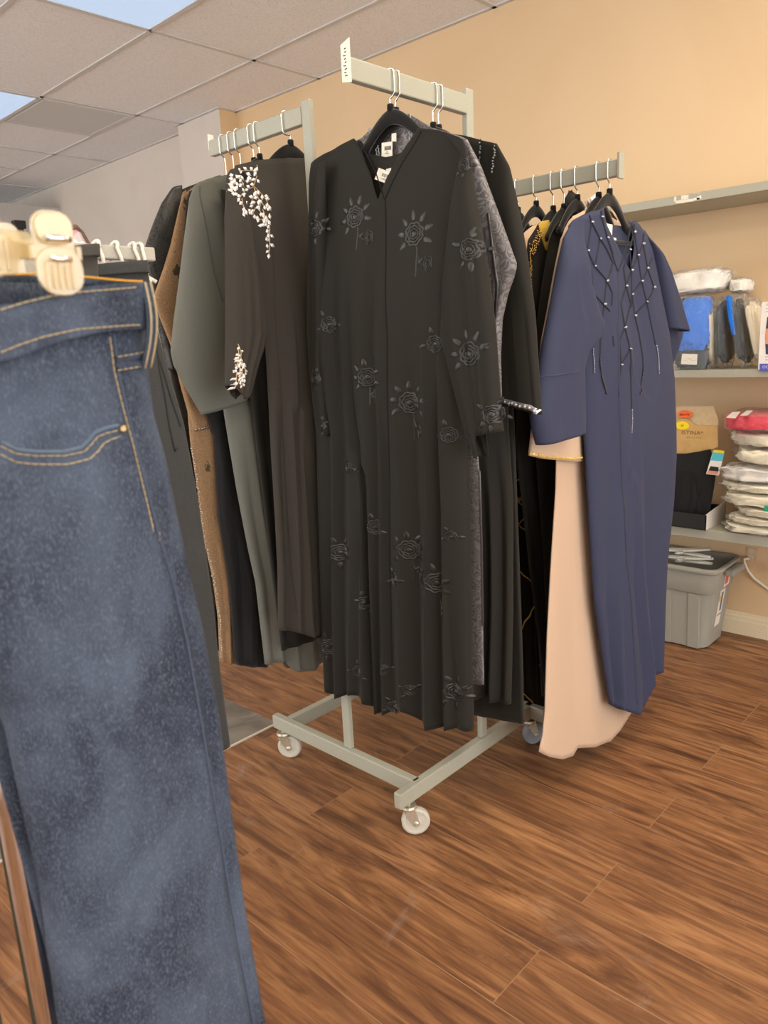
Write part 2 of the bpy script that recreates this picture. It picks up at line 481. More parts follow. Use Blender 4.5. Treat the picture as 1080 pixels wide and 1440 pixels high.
WHITEP = plain('white_plastic', (.80, .77, .68, 1), .4)
BLACKP = plain('black_card', (.012, .012, .012, 1), .5)
KRAFT = plain('kraft_card', (.60, .38, .15, 1), .6, 0, .3, .05, 60)
CREAMK = plain('pale_card', (.64, .50, .30, 1), .6, 0, .3, .05, 60)

# ------------------------------------------------------------------ the room
WX, CZ = 3.30, 2.822
X0, Y0, Y1 = -2.6, -3.6, 9.2
def floor_mat():
    k = NT('wood_vinyl_planks')
    tc = k.n('ShaderNodeTexCoord'); mp = k.n('ShaderNodeMapping'); mp.inputs['Rotation'].default_value = (0, 0, pi/2)
    mp.inputs['Location'].default_value = (.31, .05, 0)
    k.l(tc.outputs['Object'], mp.inputs['Vector']); v = mp.outputs['Vector']
    br = k.n('ShaderNodeTexBrick'); br.offset = .37; br.offset_frequency = 2
    for nm, val in (('Scale', 1), ('Brick Width', 1.22), ('Row Height', .182), ('Mortar Size', .0013), ('Mortar Smooth', .1), ('Bias', 0)):
        br.inputs[nm].default_value = val
    br.inputs['Color1'].default_value = (0, 0, 0, 1); br.inputs['Color2'].default_value = (1, 1, 1, 1); br.inputs['Mortar'].default_value = (.5, .5, .5, 1)
    k.l(v, br.inputs['Vector'])
    rnd = br.outputs['Color']
    # grain runs along the plank, each plank with its own stretch of it
    off = k.n('ShaderNodeVectorMath'); off.operation = 'MULTIPLY_ADD'
    k.l(rnd, off.inputs[0]); off.inputs[1].default_value = (7, 13, 5); k.l(v, off.inputs[2])
    m2 = k.n('ShaderNodeMapping'); m2.inputs['Scale'].default_value = (1.1, 9, 1); k.l(off.outputs[0], m2.inputs['Vector'])
    g1 = k.noise(m2.outputs['Vector'], 2.1, 6, .62, 1.6)
    m3_ = k.n('ShaderNodeMapping'); m3_.inputs['Scale'].default_value = (2.2, 46, 1); k.l(off.outputs[0], m3_.inputs['Vector'])
    g2 = k.noise(m3_.outputs['Vector'], 2.5, 4, .6, .3)
    m4 = k.n('ShaderNodeMapping'); m4.inputs['Scale'].default_value = (1.6, 4, 1); k.l(off.outputs[0], m4.inputs['Vector'])
    g3 = k.noise(m4.outputs['Vector'], 1.5, 3, .5, .8)
    c = k.ramp(g1, [(.30, (.062, .025, .012)), (.42, (.165, .072, .031)), (.55, (.29, .135, .057)), (.70, (.42, .215, .095))])
    c = k.mix(k.ramp(g2, [(.33, (.5, .5, .5)), (.50, (0, 0, 0))]), c, (.085, .034, .016, 1))
    c = k.mix(.75, c, k.mix(k.ramp(g2, [(.55, (0, 0, 0)), (.75, (.35, .35, .35))]), c, (.46, .25, .115, 1)))
    c = k.mix(k.ramp(g3, [(.55, (0, 0, 0)), (.72, (.65, .65, .65))]), c, (.10, .042, .022, 1))
    c = k.mix(k.math('MULTIPLY', rnd, .22), c, (.12, .055, .03, 1))
    sc = k.noise(k.coord((1, 1, 1), (0, 0, .5)), 2.3, 5, .7, 2)
    c = k.mix(k.ramp(sc, [(.60, (0, 0, 0)), (.78, (.35, .35, .35))]), c, (.42, .33, .27, 1))
    # only the short end joints show pale
    c = k.mix(k.math('MULTIPLY', br.outputs['Fac'], .55), c, (.36, .22, .13, 1))
    k.set(Base_Color=c, Roughness=k.ramp(g2, [(.3, (.5,)*3), (.7, (.36,)*3)]))
    k.b.inputs['Specular IOR Level'].default_value = .35
    k.bump(k.math('ADD', k.math('MULTIPLY', g2, .4), k.math('MULTIPLY', br.outputs['Fac'], -1)), .12, .002)
    return k.m
def wall_mat(name, c1, c2, sc=1.2):
    k = NT(name); n = k.noise(k.coord(), sc, 4, .5, .6); f = k.noise(k.coord(), 240, 2)
    k.set(Base_Color=k.mix(k.ramp(n, [(.42, (0, 0, 0)), (.52, (1, 1, 1))]), c1, c2), Roughness=.55)
    k.b.inputs['Specular IOR Level'].default_value = .3
    k.bump(f, .08, .001); return k.m
TANW = wall_mat('tan_wall_paint', (.70, .515, .31, 1), (.73, .54, .33, 1), .9)
GREYW = wall_mat('pale_grey_wall', (.62, .565, .50, 1), (.65, .595, .53, 1))
def ceil_mat():
    k = NT('acoustic_ceiling_tile'); v = k.coord()
    a = k.noise(v, 120, 4, .7, .3); b = k.noise(v, 260, 2, .6)
    c = k.ramp(a, [(.36, (.72, .725, .74)), (.5, (.86, .87, .89))])
    c = k.mix(k.ramp(b, [(.60, (0, 0, 0)), (.68, (.6, .6, .6))]), c, (.45, .44, .43, 1))
    k.set(Base_Color=c, Roughness=.95); k.bump(a, .25, .003); return k.m
TILEM = ceil_mat()
def struct(o): o['kind'] = 'structure'; return o
struct(MB().box(X0, WX, Y0, Y1, -.05, 0).link('floor', floor_mat(), smooth=False))
struct(MB().box(X0, WX, Y0, Y1, CZ, CZ+.05).link('ceiling', TILEM, smooth=False))
struct(MB().box(WX, WX+.1, Y0, Y1, 0, CZ).link('wall_right', TANW, smooth=False))
struct(MB().box(X0-.1, X0, Y0, 1.2, 0, CZ).box(X0-.1, X0, 8.4, Y1, 0, CZ).box(X0-.1, X0, 1.2, 8.4, 0, .35).box(X0-.1, X0, 1.2, 8.4, 2.62, CZ).link('wall_left', GREYW, smooth=False))  # unseen window opening added, and shop front left open, to let in daylight
struct(MB().box(X0, WX, Y1, Y1+.1, 0, CZ).link('wall_back', GREYW, smooth=False))
# boxed pier on the right wall, and the pale stretch of wall beyond it
struct(MB().box(3.162, WX, 4.29, 4.771, 0, CZ, 0).link('wall_pier', None, mats=[TANW, GREYW], smooth=False))
pier = bpy.data.objects['wall_pier']
for p in pier.data.polygons:
    if p.normal.x < -.5: p.material_index = 1  # this face gets the paler wall tone, the other sides stay tan
struct(MB().box(3.285, WX, 4.771, Y1, 0, CZ).link('wall_right_far', GREYW, smooth=False))
struct(MB().box(2.75, 3.285, 6.9, 8.4, 2.30, 2.62).link('trim_2', plain('soffit_paint', (.48, .46, .44, 1), .7), smooth=False))
# grey floor tiles with a pale metal strip
def tile_mat():
    k = NT('grey_stone_tile'); v = k.coord(); n = k.noise(v, 5, 5, .6, 1)
    c = k.ramp(n, [(.3, (.10, .09, .075)), (.7, (.27, .255, .22))])
    br = k.n('ShaderNodeTexBrick'); br.offset = 0
    for nm, val in (('Scale', 1), ('Brick Width', .305), ('Row Height', .305), ('Mortar Size', .003)): br.inputs[nm].default_value = val
    k.l(v, br.inputs['Vector'])
    k.set(Base_Color=k.mix(br.outputs['Fac'], c, (.12, .11, .1, 1)), Roughness=.45); k.bump(n, .15, .002); return k.m
struct(MB().box(-.9, 1.51, 2.034, 4.2, 0, .003).link('floor_tile', tile_mat(), smooth=False))
struct(MB().box(-.9, 1.51, 2.026, 2.034, 0, .005).link('trim_3', plain('strip_metal', (.72, .66, .55, 1), .35, .3), smooth=False))
# baseboard: stepped profile
def base_prof(x0, y0, y1, x1=WX):
    pr = [(0, 0), (.016, 0), (.016, .062), (.011, .068), (.011, .080), (.006, .088), (.006, .094), (0, .098)]
    m = MB(); n = len(pr)
    v = [(x1-a, y0, z) for a, z in pr]+[(x1-a, y1, z) for a, z in pr]
    m.add(v, [(i, i+1, n+i+1, n+i) for i in range(n-1)]+[tuple(range(n)), tuple(range(2*n-1, n-1, -1))]); return m
struct(base_prof(0, Y0, 4.29).link('baseboard_right', plain('cream_baseboard', (.80, .70, .50, 1), .4), smooth=False))
# ceiling grid
GX = [2.218-.61*i for i in range(8)]+[2.828]
GY = [3.49+1.22*i for i in range(-5, 5)]
g = MB()
for x in GX: g.box(x-.012, x+.012, Y0, Y1, CZ-.006, CZ)
for y in GY: g.box(X0, WX, y-.012, y+.012, CZ-.006, CZ)
for y in (5.31, 6.53): g.box(2.23, 2.816, y-.012, y+.012, CZ-.006, CZ)
g.box(WX-.022, WX, Y0, 4.29, CZ-.006, CZ); g.box(3.263, 3.285, 4.771, Y1, CZ-.006, CZ)
g.box(3.14, 3.162, 4.27, 4.79, CZ-.006, CZ); g.box(3.162, WX, 4.27, 4.29, CZ-.006, CZ)
struct(g.link('trim_1', plain('grid_enamel', (.60, .59, .58, 1), .5), smooth=False))
FRAMEM = plain('light_frame', (.62, .62, .62, 1), .5)
DAYPANEL = emit('cool_lens', (.44, .60, .82, 1), .66)
WARMPANEL = emit('warm_lens', (1, .86, .66, 1), 9.5)
def troffer(x, y, mat, label, group=None):
    w, l = .586, 1.196; cx, cy = x+.305, y+.61
    t = empty('ceiling_light', (cx, cy, CZ), label, 'ceiling light', group)
    f = MB()
    for sx in (-1, 1): f.box(cx+sx*w/2-.014, cx+sx*w/2+.014, cy-l/2, cy+l/2, CZ-.012, CZ)
    for sy in (-1, 1): f.box(cx-w/2, cx+w/2, cy+sy*l/2-.014, cy+sy*l/2+.014, CZ-.012, CZ)
    f.link('frame', FRAMEM, t, smooth=False)
    MB().box(cx-w/2+.014, cx+w/2-.014, cy-l/2+.014, cy+l/2-.014, CZ-.009, CZ-.004).link('lens', mat, t, smooth=False)
troffer(1.608, 2.27, DAYPANEL, 'bluish ceiling light panel at the top edge of the photo')
troffer(1.608, 4.71, DAYPANEL, 'bluish ceiling light panel beside the perforated air vent')
for x, y in ((1.608, -.17), (-.83, -.17), (-.83, 2.27), (1.608, -2.61), (-.83, -2.61)):  # unseen panels added as the main light of the room
    troffer(x, y, WARMPANEL, 'unseen warm ceiling light panel added to light the shop', 'unseen ceiling panels added to light the shop')
# perforated air vent
vt = empty('ceiling_vent', (2.523, 5.02, CZ), 'square perforated air vent set in the ceiling', 'air vent')
f = MB()
for a, b, c_, d in ((2.235, 2.811, 4.727, 4.755), (2.235, 2.811, 5.27, 5.295), (2.235, 2.262, 4.755, 5.27), (2.784, 2.811, 4.755, 5.27)): f.box(a, b, c_, d, CZ-.012, CZ)
f.link('frame', FRAMEM, vt, smooth=False)
def perf_mat():
    k = NT('perforated_sheet'); v = k.coord((55, 55, 55)); vo = k.n('ShaderNodeTexVoronoi'); vo.inputs['Randomness'].default_value = 0
    vo.inputs['Scale'].default_value = 1; k.l(v, vo.inputs['Vector'])
    k.set(Base_Color=k.ramp(vo.outputs['Distance'], [(.24, (.06, .06, .06)), (.30, (.62, .62, .62))]), Roughness=.6); return k.m
MB().box(2.262, 2.784, 4.755, 5.27, CZ-.010, CZ-.004).link('grille', perf_mat(), vt, smooth=False)

# ------------------------------------------------------------------ the four-way rack
rk = empty('clothes_rack', (1.66, 1.54, 0), 'grey steel four-way clothes rack on casters', 'clothes rack')
def rbox(name, x0, x1, y0, y1, z0, z1, bev=.003): return MB().box(x0, x1, y0, y1, z0, z1).link(name, STEEL, rk, smooth=False, bevel=bev)
ZB0, ZB1 = .098, .143
rbox('base_beam', 1.375, 1.400, 1.25, 1.872, ZB0, ZB1)
rbox('base_beam', 1.302, 1.962, 1.238, 1.263, ZB0, ZB1)
rbox('base_beam', 1.400, 2.03, 1.80, 1.825, ZB0, ZB1)
rbox('base_beam', 1.937, 1.962, 1.19, 1.80, ZB0, ZB1)
rbox('post', 1.384, 1.400, 1.510, 1.540, ZB1, 1.917)
rbox('post', 1.673, 1.703, 1.242, 1.258, ZB1, 1.930)
rbox('post', 1.942, 1.958, 1.525, 1.555, ZB1, 1.775)
rbox('post', 1.64, 1.67, 1.806, 1.822, ZB1, 1.70)
ARML = (1.382, 1.402, 1.540, 1.938, 1.863, 1.906)
ARMF = (1.262, 1.673, 1.240, 1.260, 1.869, 1.914)
ARMR = (1.940, 1.960, .968, 1.525, 1.706, 1.748)
for nm, a in (('L', ARML), ('F', ARMF), ('R', ARMR), ('B', (1.67, 2.05, 1.804, 1.824, 1.62, 1.664))): rbox('arm', *a)
MB().box(1.936, 1.964, .961, .968, 1.700, 1.762).link('end_plate', STEEL, rk, smooth=False, bevel=.001)
MB().box(1.382, 1.400, 1.938, 1.941, 1.880, 1.922).link('tape', PAPER, rk, smooth=False)
tg = MB(); tg.prism([Vector((1.2612, 1.236, 1.862)), Vector((1.2612, 1.264, 1.868)), Vector((1.2612, 1.264, 1.940)), Vector((1.2612, 1.236, 1.948))], (-1, 0, 0), 0, .0008)
sg = tg.link('paper_label', PAPER, rk, smooth=False, label='white paper strip with faint handwriting')
ink = MB(); rnd = random.Random(4)
for i in range(9):
    z = 1.930-i*.0065; w = rnd.uniform(.002, .004)
    ink.obox((1.2603, 1.252+rnd.uniform(-.002, .002), z), (.0002, 0, 0), (0, w, rnd.uniform(-.001, .001)), (0, .0003, .0011))
ink.link('handwriting', INK, sg, smooth=False)
WHEEL = plain('grey_rubber', (.52, .50, .43, 1), .5); WHEELB = plain('blue_grey_rubber', (.20, .22, .25, 1), .45)
ZINC = plain('zinc', (.60, .56, .46, 1), .35, .7)
def caster(x, y, top, ang, wm=WHEEL):
    a = Vector((cos(ang), sin(ang), 0)); t = Vector((-sin(ang), cos(ang), 0))   # a: axle
    hub = Vector((x, y, 0))+t*.018+Vector((0, 0, .039))
    m = MB(); m.lathe((x, y, .082), (0, 0, 1), [(.006, top-.082), (.006, .008), (.021, .008), (.023, .002), (.021, -.003), (.012, -.006)], 20)
    for sgn in (-1, 1):
        c = hub+a*sgn*.0155; up = Vector((x, y, .080))+a*sgn*.0155
        d = (up-c); side = a.cross(d.normalized())
        m.prism([c-side*.009-d*.12, c+side*.009-d*.12, up+side*.016, up-side*.016], a, -.0012, .0012)
        m.lathe(c+a*sgn*.001, a*sgn, [(.007, 0), (.007, .003), (.004, .005)], 10)
    m.box(x-.001, x+.001, y-.001, y+.001, .07, .08)
    ob = m.link('caster', ZINC, rk, smooth=False)
    MB().lathe(hub, a, [(.014, -.013), (.026, -.009), (.030, -.011), (.037, -.011), (.039, -.007), (.039, .007), (.037, .011), (.030, .011), (.026, .009), (.014, .013)], 32).link('wheel', wm, ob)
caster(1.345, 1.2505, .098, radians(228)); caster(1.3875, 1.835, .098, radians(215)); caster(1.945, 1.2505, .098, radians(250), WHEELB); caster(1.9495, 1.8125, .098, radians(200))

# ------------------------------------------------------------------ hangers
def hanger(plane, u, zt, arm, label, group='velvet hangers on the rack', bar=False, W=.15, name='hanger', cat='hanger', steep=.075):
    ax, c = plane
    eu, en = (Vector((1, 0, 0)), Vector((0, -1, 0))) if ax == 'y' else (Vector((0, -1, 0)), Vector((-1, 0, 0)))
    O = Vector((0, c, 0)) if ax == 'y' else Vector((c, 0, 0))
    P = lambda uu, vv, z: O+eu*uu+en*vv+Vector((0, 0, z))
    zb_, zt_ = arm[4], arm[5]
    t = empty(name, P(u, 0, zt), label, cat, group)
    up = lambda d: zt-(steep*(abs(d)/.09)**1.6 if abs(d) < .09 else steep+(abs(d)-.09)*.36)
    m = MB(); N = 36
    def prof(thk): return [(d, up(d), up(d)-lerp(.034, thk, min(1, abs(d)/W))) for d in [-W+2*W*i/N for i in range(N+1)]]
    pr = prof(.020); vs = []; fs = []
    for d, a, b in pr:
        vs += [P(u+d, .005, b+.003), P(u+d, .006, (a+b)/2), P(u+d, .004, a-.002), P(u+d, 0, a), P(u+d, -.004, a-.002), P(u+d, -.006, (a+b)/2), P(u+d, -.005, b+.003), P(u+d, 0, b)]
    for i in range(N):
        for k in range(8): fs.append((i*8+k, (i+1)*8+k, (i+1)*8+(k+1) % 8, i*8+(k+1) % 8))
    fs += [tuple(range(8)), tuple(N*8+k for k in range(7, -1, -1))]
    m.add(vs, fs)
    if bar: 
        zz = up(W)-.024
        m.tube([P(u-W+.006, 0, up(W)-.012), P(u-W+.03, 0, zz), P(u, 0, zz-.004), P(u+W-.03, 0, zz), P(u+W-.006, 0, up(W)-.012)], .006, 8)
    m.lathe(P(u, 0, zt-.006), (0, 0, 1), [(.008, 0), (.008, .014), (.006, .016)], 12)
    m.link('hanger_body', VELVET, t)
    # the hook loops over the arm; it swings out on the near face
    dv = eu.copy()
    h = (arm[1]-arm[0])/2 if ax == 'y' else (arm[3]-arm[2])/2
    mid = (arm[0]+arm[1])/2 if ax == 'y' else -(arm[2]+arm[3])/2
    sd = -1 if ax == 'y' else 1
    q = [P(u, 0, zt+.006), P(u, 0, max(zt+.02, zb_-.016)), P(mid+sd*h*.7, 0, zb_-.009), P(mid+sd*(h+.0036), 0, zb_-.001), P(mid+sd*(h+.0042), 0, zb_+.012), P(mid+sd*(h+.0045), 0, lerp(zb_, zt_, .55)), P(mid+sd*(h+.0036), 0, zt_-.003),
         P(mid+sd*h*.7, 0, zt_+.0034), P(mid-sd*h*.6, 0, zt_+.0034), P(mid-sd*(h+.0036), 0, zt_-.003), P(mid-sd*(h+.004), 0, zt_-.016), P(mid-sd*(h+.008), 0, zt_-.024)]
    pts = []
    for i in range(len(q)-1):
        p0, p1, p2, p3 = q[max(0, i-1)], q[i], q[i+1], q[min(len(q)-1, i+2)]
        for k in range(5):
            s = k/5; pts.append(.5*((2*p1)+(p2-p0)*s+(2*p0-5*p1+4*p2-p3)*s*s+(3*p1-p0-3*p2+p3)*s**3))
    pts.append(q[-1])
    MB().tube(pts, .0019, 6).link('hook', HOOKM, t)
    return t
def root(cl, name, label, cat, group=None):
    u = sum(cl.lr(cl.zh))/2
    return empty(name, cl.pos(u, 0, cl.zh), label, cat, group)
def beads(cl, mb, pts, r=.003, step=.006, off=.003, jit=0, rnd=random.Random(2), m=0):
    """a row of faceted beads along pixel points"""
    q = [Vector(cl.surf(*p)) for p in pts]
    for a, b in zip(q, q[1:]):
        n = max(1, int((b-a).length/step))
        for i in range(n):
            p = a.lerp(b, i/n)+Vector((rnd.uniform(-jit, jit), rnd.uniform(-jit, jit)))
            c = cl.at(p.x, p.y, off); e = r*rnd.uniform(.7, 1.2)
            v = [c+Vector(d)*e for d in ((1, 0, 0), (-1, 0, 0), (0, 1, 0), (0, -1, 0), (0, 0, 1), (0, 0, -1))]
            mb.add(v, [(0, 2, 4), (2, 1, 4), (1, 3, 4), (3, 0, 4), (2, 0, 5), (1, 2, 5), (3, 1, 5), (0, 3, 5)], m)
def line(cl, mb, pts, w=.003, h=.002, off=.001, n=5, m=0):
    q = [Vector(cl.surf(*p)) for p in pts]; out = []
    for a, b in zip(q, q[1:]): out += [a.lerp(b, i/n) for i in range(n)]
    cl.ribbon(mb, out+[q[-1]], w, h, off, m)
def seam(cl, name, pts, mat, parent, **kw):
    m = MB(); line(cl, m, pts, **kw); return m.link(name, mat, parent)
def price_tag(parent, corners, off=.0, marks=3, name='price_tag', label='white price tag'):
    """a card given by four world corners"""
    a, b, c, d = map(Vector, corners); n = (b-a).cross(d-a).normalized()
    if n.dot(CAM-a) < 0: n = -n
    t = MB().prism([a, b, c, d], n, 0, .0008).link(name, PAPER, parent, smooth=False, label=label)
    if marks:
        m = MB(); ex, ey = (b-a), (d-a)
        for i in range(14):
            f = .30+i*.045
            w = .006 if i % 3 else .013
            m.obox(a+ex*f+ey*.40+n*.0011, ex*w, ey*.14, n*.0002)
        for y, x0, x1 in ((.66, .42, .6), (.75, .3, .7)):
            m.obox(a+ex*(x0+x1)/2+ey*y+n*.0011, ex*(x1-x0)/2, ey*.018, n*.0002)
        m.link('barcode', INK, t, smooth=False)
    return t
# ------------------------------------------------------------------ garments on the front arm (planes across the arm)
GF, GL, GR = 'garments on the front arm of the rack', 'garments on the left arm of the rack', 'garments on the right arm of the rack'
YF = -1.25                                     # u of the front arm
hanger(('x', 1.396), YF, 1.836, ARMF, 'black velvet hanger nearest the end of the front arm, above the black floral abaya', W=.19, steep=.062)
fl = Cloth(('x', 1.396), bend=(-1.42, -1.50, .022), left=[(447, 232), (444, 256), (444, 460), (446, 500), (452, 560), (458, 610), (459, 690), (461, 760), (464, 880), (468, 968)],
           right=[(653, 197), (656, 260), (652, 420), (655, 520), (658, 640), (662, 720), (664, 880), (667, 1029)],
           top=[(445, 233), (462, 219), (482, 207), (503, 197), (514, 214), (528, 242), (541, 283), (551, 255), (565, 228), (581, 203), (594, 182), (624, 185), (653, 198)],
           back=[(445, 233), (482, 207), (503, 197), (515, 216), (545, 222), (575, 210), (590, 196), (596, 183), (624, 185), (653, 198)],
           hem=[(468, 964), (481, 968), (513, 971), (545, 990), (580, 992), (600, 1011), (632, 1016), (667, 1029)],
           df=.045, db=.006, ampb=.002, amp=.048, seed=5, nf=3, fs=.3, p=3.2, hemw=.012, nu=150, nz=100,
           valleys=[((468, 430), (484, 960), .9), ((487, 335), (502, 960), .8), ((505, 350), (540, 965), 1), ((543, 285), (547, 960), .75), ((593, 370), (600, 990), 1),
                    ((625, 400), (629, 990), .9), ((519, 480), (520, 960), .5)])
fr = root(fl, 'abaya', 'black abaya with embroidered flowers and a white tag at its neck', 'abaya', GF)
fl.build('body', BLACK, fr)
seam(fl, 'front_placket', [(542, 283), (543, 360), (545, 480), (546, 600), (548, 760), (549, 940)], VELVET, fr, w=.004, h=.002, n=12)
m = MB(); line(fl, m, [(504, 198), (515, 216), (529, 244), (541, 282)], .003, .0015); line(fl, m, [(541, 282), (552, 256), (566, 229), (582, 204), (593, 184)], .003, .0015)
m.link('neck_binding', VELVET, fr)
fsr = Cloth(('x', 1.398), v0=.030, left=[(622, 186), (650, 216), (642, 274), (627, 396), (623, 474), (637, 527), (658, 608), (672, 643)],
            right=[(653, 198), (662, 231), (671, 286), (684, 366), (697, 460), (706, 597), (708, 612)],
            top=[(618, 190), (640, 186), (653, 198), (663, 232)], hem=[(655, 612), (670, 642), (683, 643), (686, 612), (709, 606)],
            df=.030, db=.012, amp=.010, nf=3, seed=3, p=4.5, topd=.15, nu=60, nz=60, valleys=[((668, 260), (686, 600), .6)], fs=.1)
o = fsr.build('sleeve', BLACK, fr)
fsl = Cloth(('x', 1.398), v0=.046, left=[(449, 231), (444, 256), (444, 460), (443, 530), (452, 570), (459, 612)], right=[(458, 224), (458, 290), (457, 460), (456, 520), (462, 575), (466, 612)],
            top=[(445, 236), (450, 231), (459, 224)], hem=[(454, 606), (466, 613)], df=.02, db=.012, amp=.006, nf=1, seed=8, topd=.2, nu=40, nz=50)
fsl.build('sleeve', BLACK, fr)
for px, py, sz, rot, sd in ((499, 305, 1.0, .25, (.034, -.042)), (582, 329, 1.05, 0, (.030, -.052)), (466, 457, .82, .4, None), (516, 531, .92, .1, (.016, -.040)), (577, 567, 1.05, -.1, (.02, -.05)),
                            (612, 484, .8, .2, None), (490, 658, .7, .3, None), (631, 612, .75, .2, None), (482, 776, .95, .2, None), (575, 774, 1.0, 0, (.022, -.045)), (555, 815, .7, .5, None),
                            (616, 820, 1.05, .1, (.012, -.05)), (512, 849, .72, 0, None), (641, 973, .95, .3, None), (471, 906, .95, .1, None), (528, 742, .8, .2, None), (556, 994, .7, .5, None),
                            (505, 945, .7, 0, None), (574, 972, .6, 1, None), (541, 940, .6, .7, None), (634, 755, .55, .4, None)):
    few = sz < .9
    flower(fl, fr, THREAD, px, py, sz, rot, sd, skip=(1, 2, 4, 6, 7) if few else (7,) if sd else ())
for px, py, sz, rot in ((659, 498, 1.05, .1), (691, 583, .8, .2), (671, 352, .9, .4), (652, 232, .5, .3)): flower(fsr, fr, THREAD, px, py, sz, rot, None, skip=(7, 0) if sz > 1 else (1, 3, 5))
for px, py, sz in ((450, 322, .8), (451, 532, .6), (459, 598, .55)): flower(fsl, fr, THREAD, px, py, sz, .3)
xx = 1.398-.012
price_tag(fr, [onx(*q, xx) for q in ((533, 236), (559, 246), (551, 261), (527, 252))])
MB().prism([onx(*q, xx+.004) for q in ((543, 238), (550, 236), (550, 244), (545, 243))], (-1, 0, 0), 0, .001).link('care_label', PAPER, fr, smooth=False, label='white care label')

# grey jacquard behind it
hanger(('x', 1.414), YF, 1.832, ARMF, 'black velvet hanger just behind the front hanger, carrying the grey jacquard abaya', W=.12)
gy = Cloth(('x', 1.424), left=[('r', -1.47, 1.72), ('r', -1.47, .4)], right=[(655, 195), (662, 240), (664, 420), (668, 600), (674, 656), (677, 720), (679, 854), (681, 963)],
           top=[('r', -1.47, 1.72), (482, 207), (508, 196), (522, 182), (549, 210), (570, 165), (576, 160), (613, 182), (656, 195)],
           back=[('r', -1.47, 1.72), (482, 207), (508, 194), (524, 184), (549, 180), (566, 168), (576, 160), (613, 182), (656, 195)],
           hem=[('r', -1.47, .47), (664, 962), (681, 963)], df=.006, db=.006, amp=.003, ampb=.003, nf=5, seed=4, nu=60, nz=60)
gr = root(gy, 'abaya', 'shiny grey paisley jacquard abaya behind the black floral one', 'abaya', GF)
gy.build('body', PAISLEY, gr)
gsl = Cloth(('x', 1.424), v0=-.006, left=[(600, 178), (650, 200), (668, 300), (684, 400), (694, 480), (697, 520), (700, 560)],
            right=[(613, 181), (656, 194), (675, 231), (699, 295), (719, 350), (727, 372), (723, 388), (714, 412), (705, 450), (702, 500), (703, 560)],
            top=[(575, 162), (613, 181), (656, 194), (676, 232)], hem=[(698, 560), (704, 560)], df=.014, db=.010, amp=.005, nf=2, seed=6, p=4.5, topd=.2, nu=50, nz=60)
gsl.build('sleeve', PAISLEY, gr)
seam(gsl, 'lace_edge', [(686, 300), (692, 350), (699, 400), (701, 450), (700, 500)], BEAD, gr, w=.007, h=.003, n=10)
m = MB()
for P_ in ([(520, 183), (529, 200), (532, 221)], [(575, 163), (577, 180), (578, 205)]):
    pts = [onx(*q, 1.410) for q in P_]; n = 9; m = MB()
    for i in range(n):
        f = i/(n-1)*2; c = pts[int(min(f, 1))].lerp(pts[int(min(f, 1))+1], f-int(min(f, 1)))
        m.tube([c+Vector((0, .0045*cos(a), .0045*sin(a))) for a in [2*pi*k/10 for k in range(10)]], .0013, 5, closed=True)
    m.link('ring_trim', plain('grey_lurex', (.42, .44, .46, 1), .35, .4), gr)
price_tag(gr, [onx(*q, 1.4085) for q in ((537, 201), (552, 199), (552, 219), (537, 222))], marks=3)
MB().prism([onx(*q, 1.411) for q in ((551, 188), (557.5, 187), (557.5, 199), (551, 199))], (-1, 0, 0), 0, .001).link('care_label', PAPER, gr, smooth=False, label='white care label')
seam(gy, 'lace_edge', [(674, 662), (677, 760), (679, 880)], BEAD, gr, w=.006, h=.003, n=12)

# black abaya with beaded shoulder, and the one behind
hanger(('x', 1.548), YF, 1.822, ARMF, 'black velvet hanger third along the front arm, above the abaya with beaded shoulder lines', W=.12)
hanger(('x', 1.569), YF, 1.820, ARMF, 'black velvet hanger nearest the post on the front arm', W=.12)
bd = Cloth(('x', 1.552), left=[('r', -1.46, 1.68), ('r', -1.46, .4)], right=[(699, 202), (705, 300), (712, 500), (716, 610), (722, 700), (722, 860), (719, 991)],
           top=[('r', -1.46, 1.70), (540, 192), (585, 182), (600, 190), (612, 186), (662, 192), (699, 202)], hem=[(500, 940), (640, 968), (668, 976), (686, 973), (703, 984), (719, 991)],
           df=.055, db=.006, amp=.045, ampb=.002, nf=9, seed=12, nu=120, nz=80, hemw=.008, valleys=[((705, 560), (708, 980), .8), ((689, 600), (690, 980), 1), ((676, 600), (672, 980), .8)])
br_ = root(bd, 'abaya', 'plain black abaya with beaded shoulder lines and silver cuff', 'abaya', GF)
bd.build('body', BLACK2, br_)
bsl = Cloth(('x', 1.552), v0=.050, left=[(672, 196), (680, 240), (686, 300), (690, 400), (696, 480), (700, 520), (705, 566)], right=[(699, 202), (717, 234), (730, 298), (742, 365), (752, 440), (757, 517), (761, 574), (762, 584)],
            top=[(665, 194), (699, 202), (718, 236)], hem=[(703, 566), (725, 571), (745, 576), (762, 583)], df=.024, db=.014, amp=.008, nf=2, seed=15, p=4.5, topd=.2, nu=60, nz=60)
bsl.build('sleeve', BLACK2, br_)
m = MB()
for P_ in ([(676, 198), (676, 210), (674, 232)], [(696, 205), (695, 220), (692, 246)]):
    m = MB(); beads(bsl, m, P_, .0035, .005, .003, .0022); m.link('beaded_line', plain('steel_bead', (.22, .23, .24, 1), .2, .5), br_)
m = MB(); line(bsl, m, [(705, 563), (726, 568), (746, 573), (761, 579)], .011, .001, .002); beads(bsl, m, [(706, 564), (726, 569), (746, 574), (761, 580)], .0065, .009, .004, .0015); m.link('silver_cuff', plain('pewter_bead', (.42, .42, .46, 1), .2, .6), br_, label='silver beaded cuff edge')
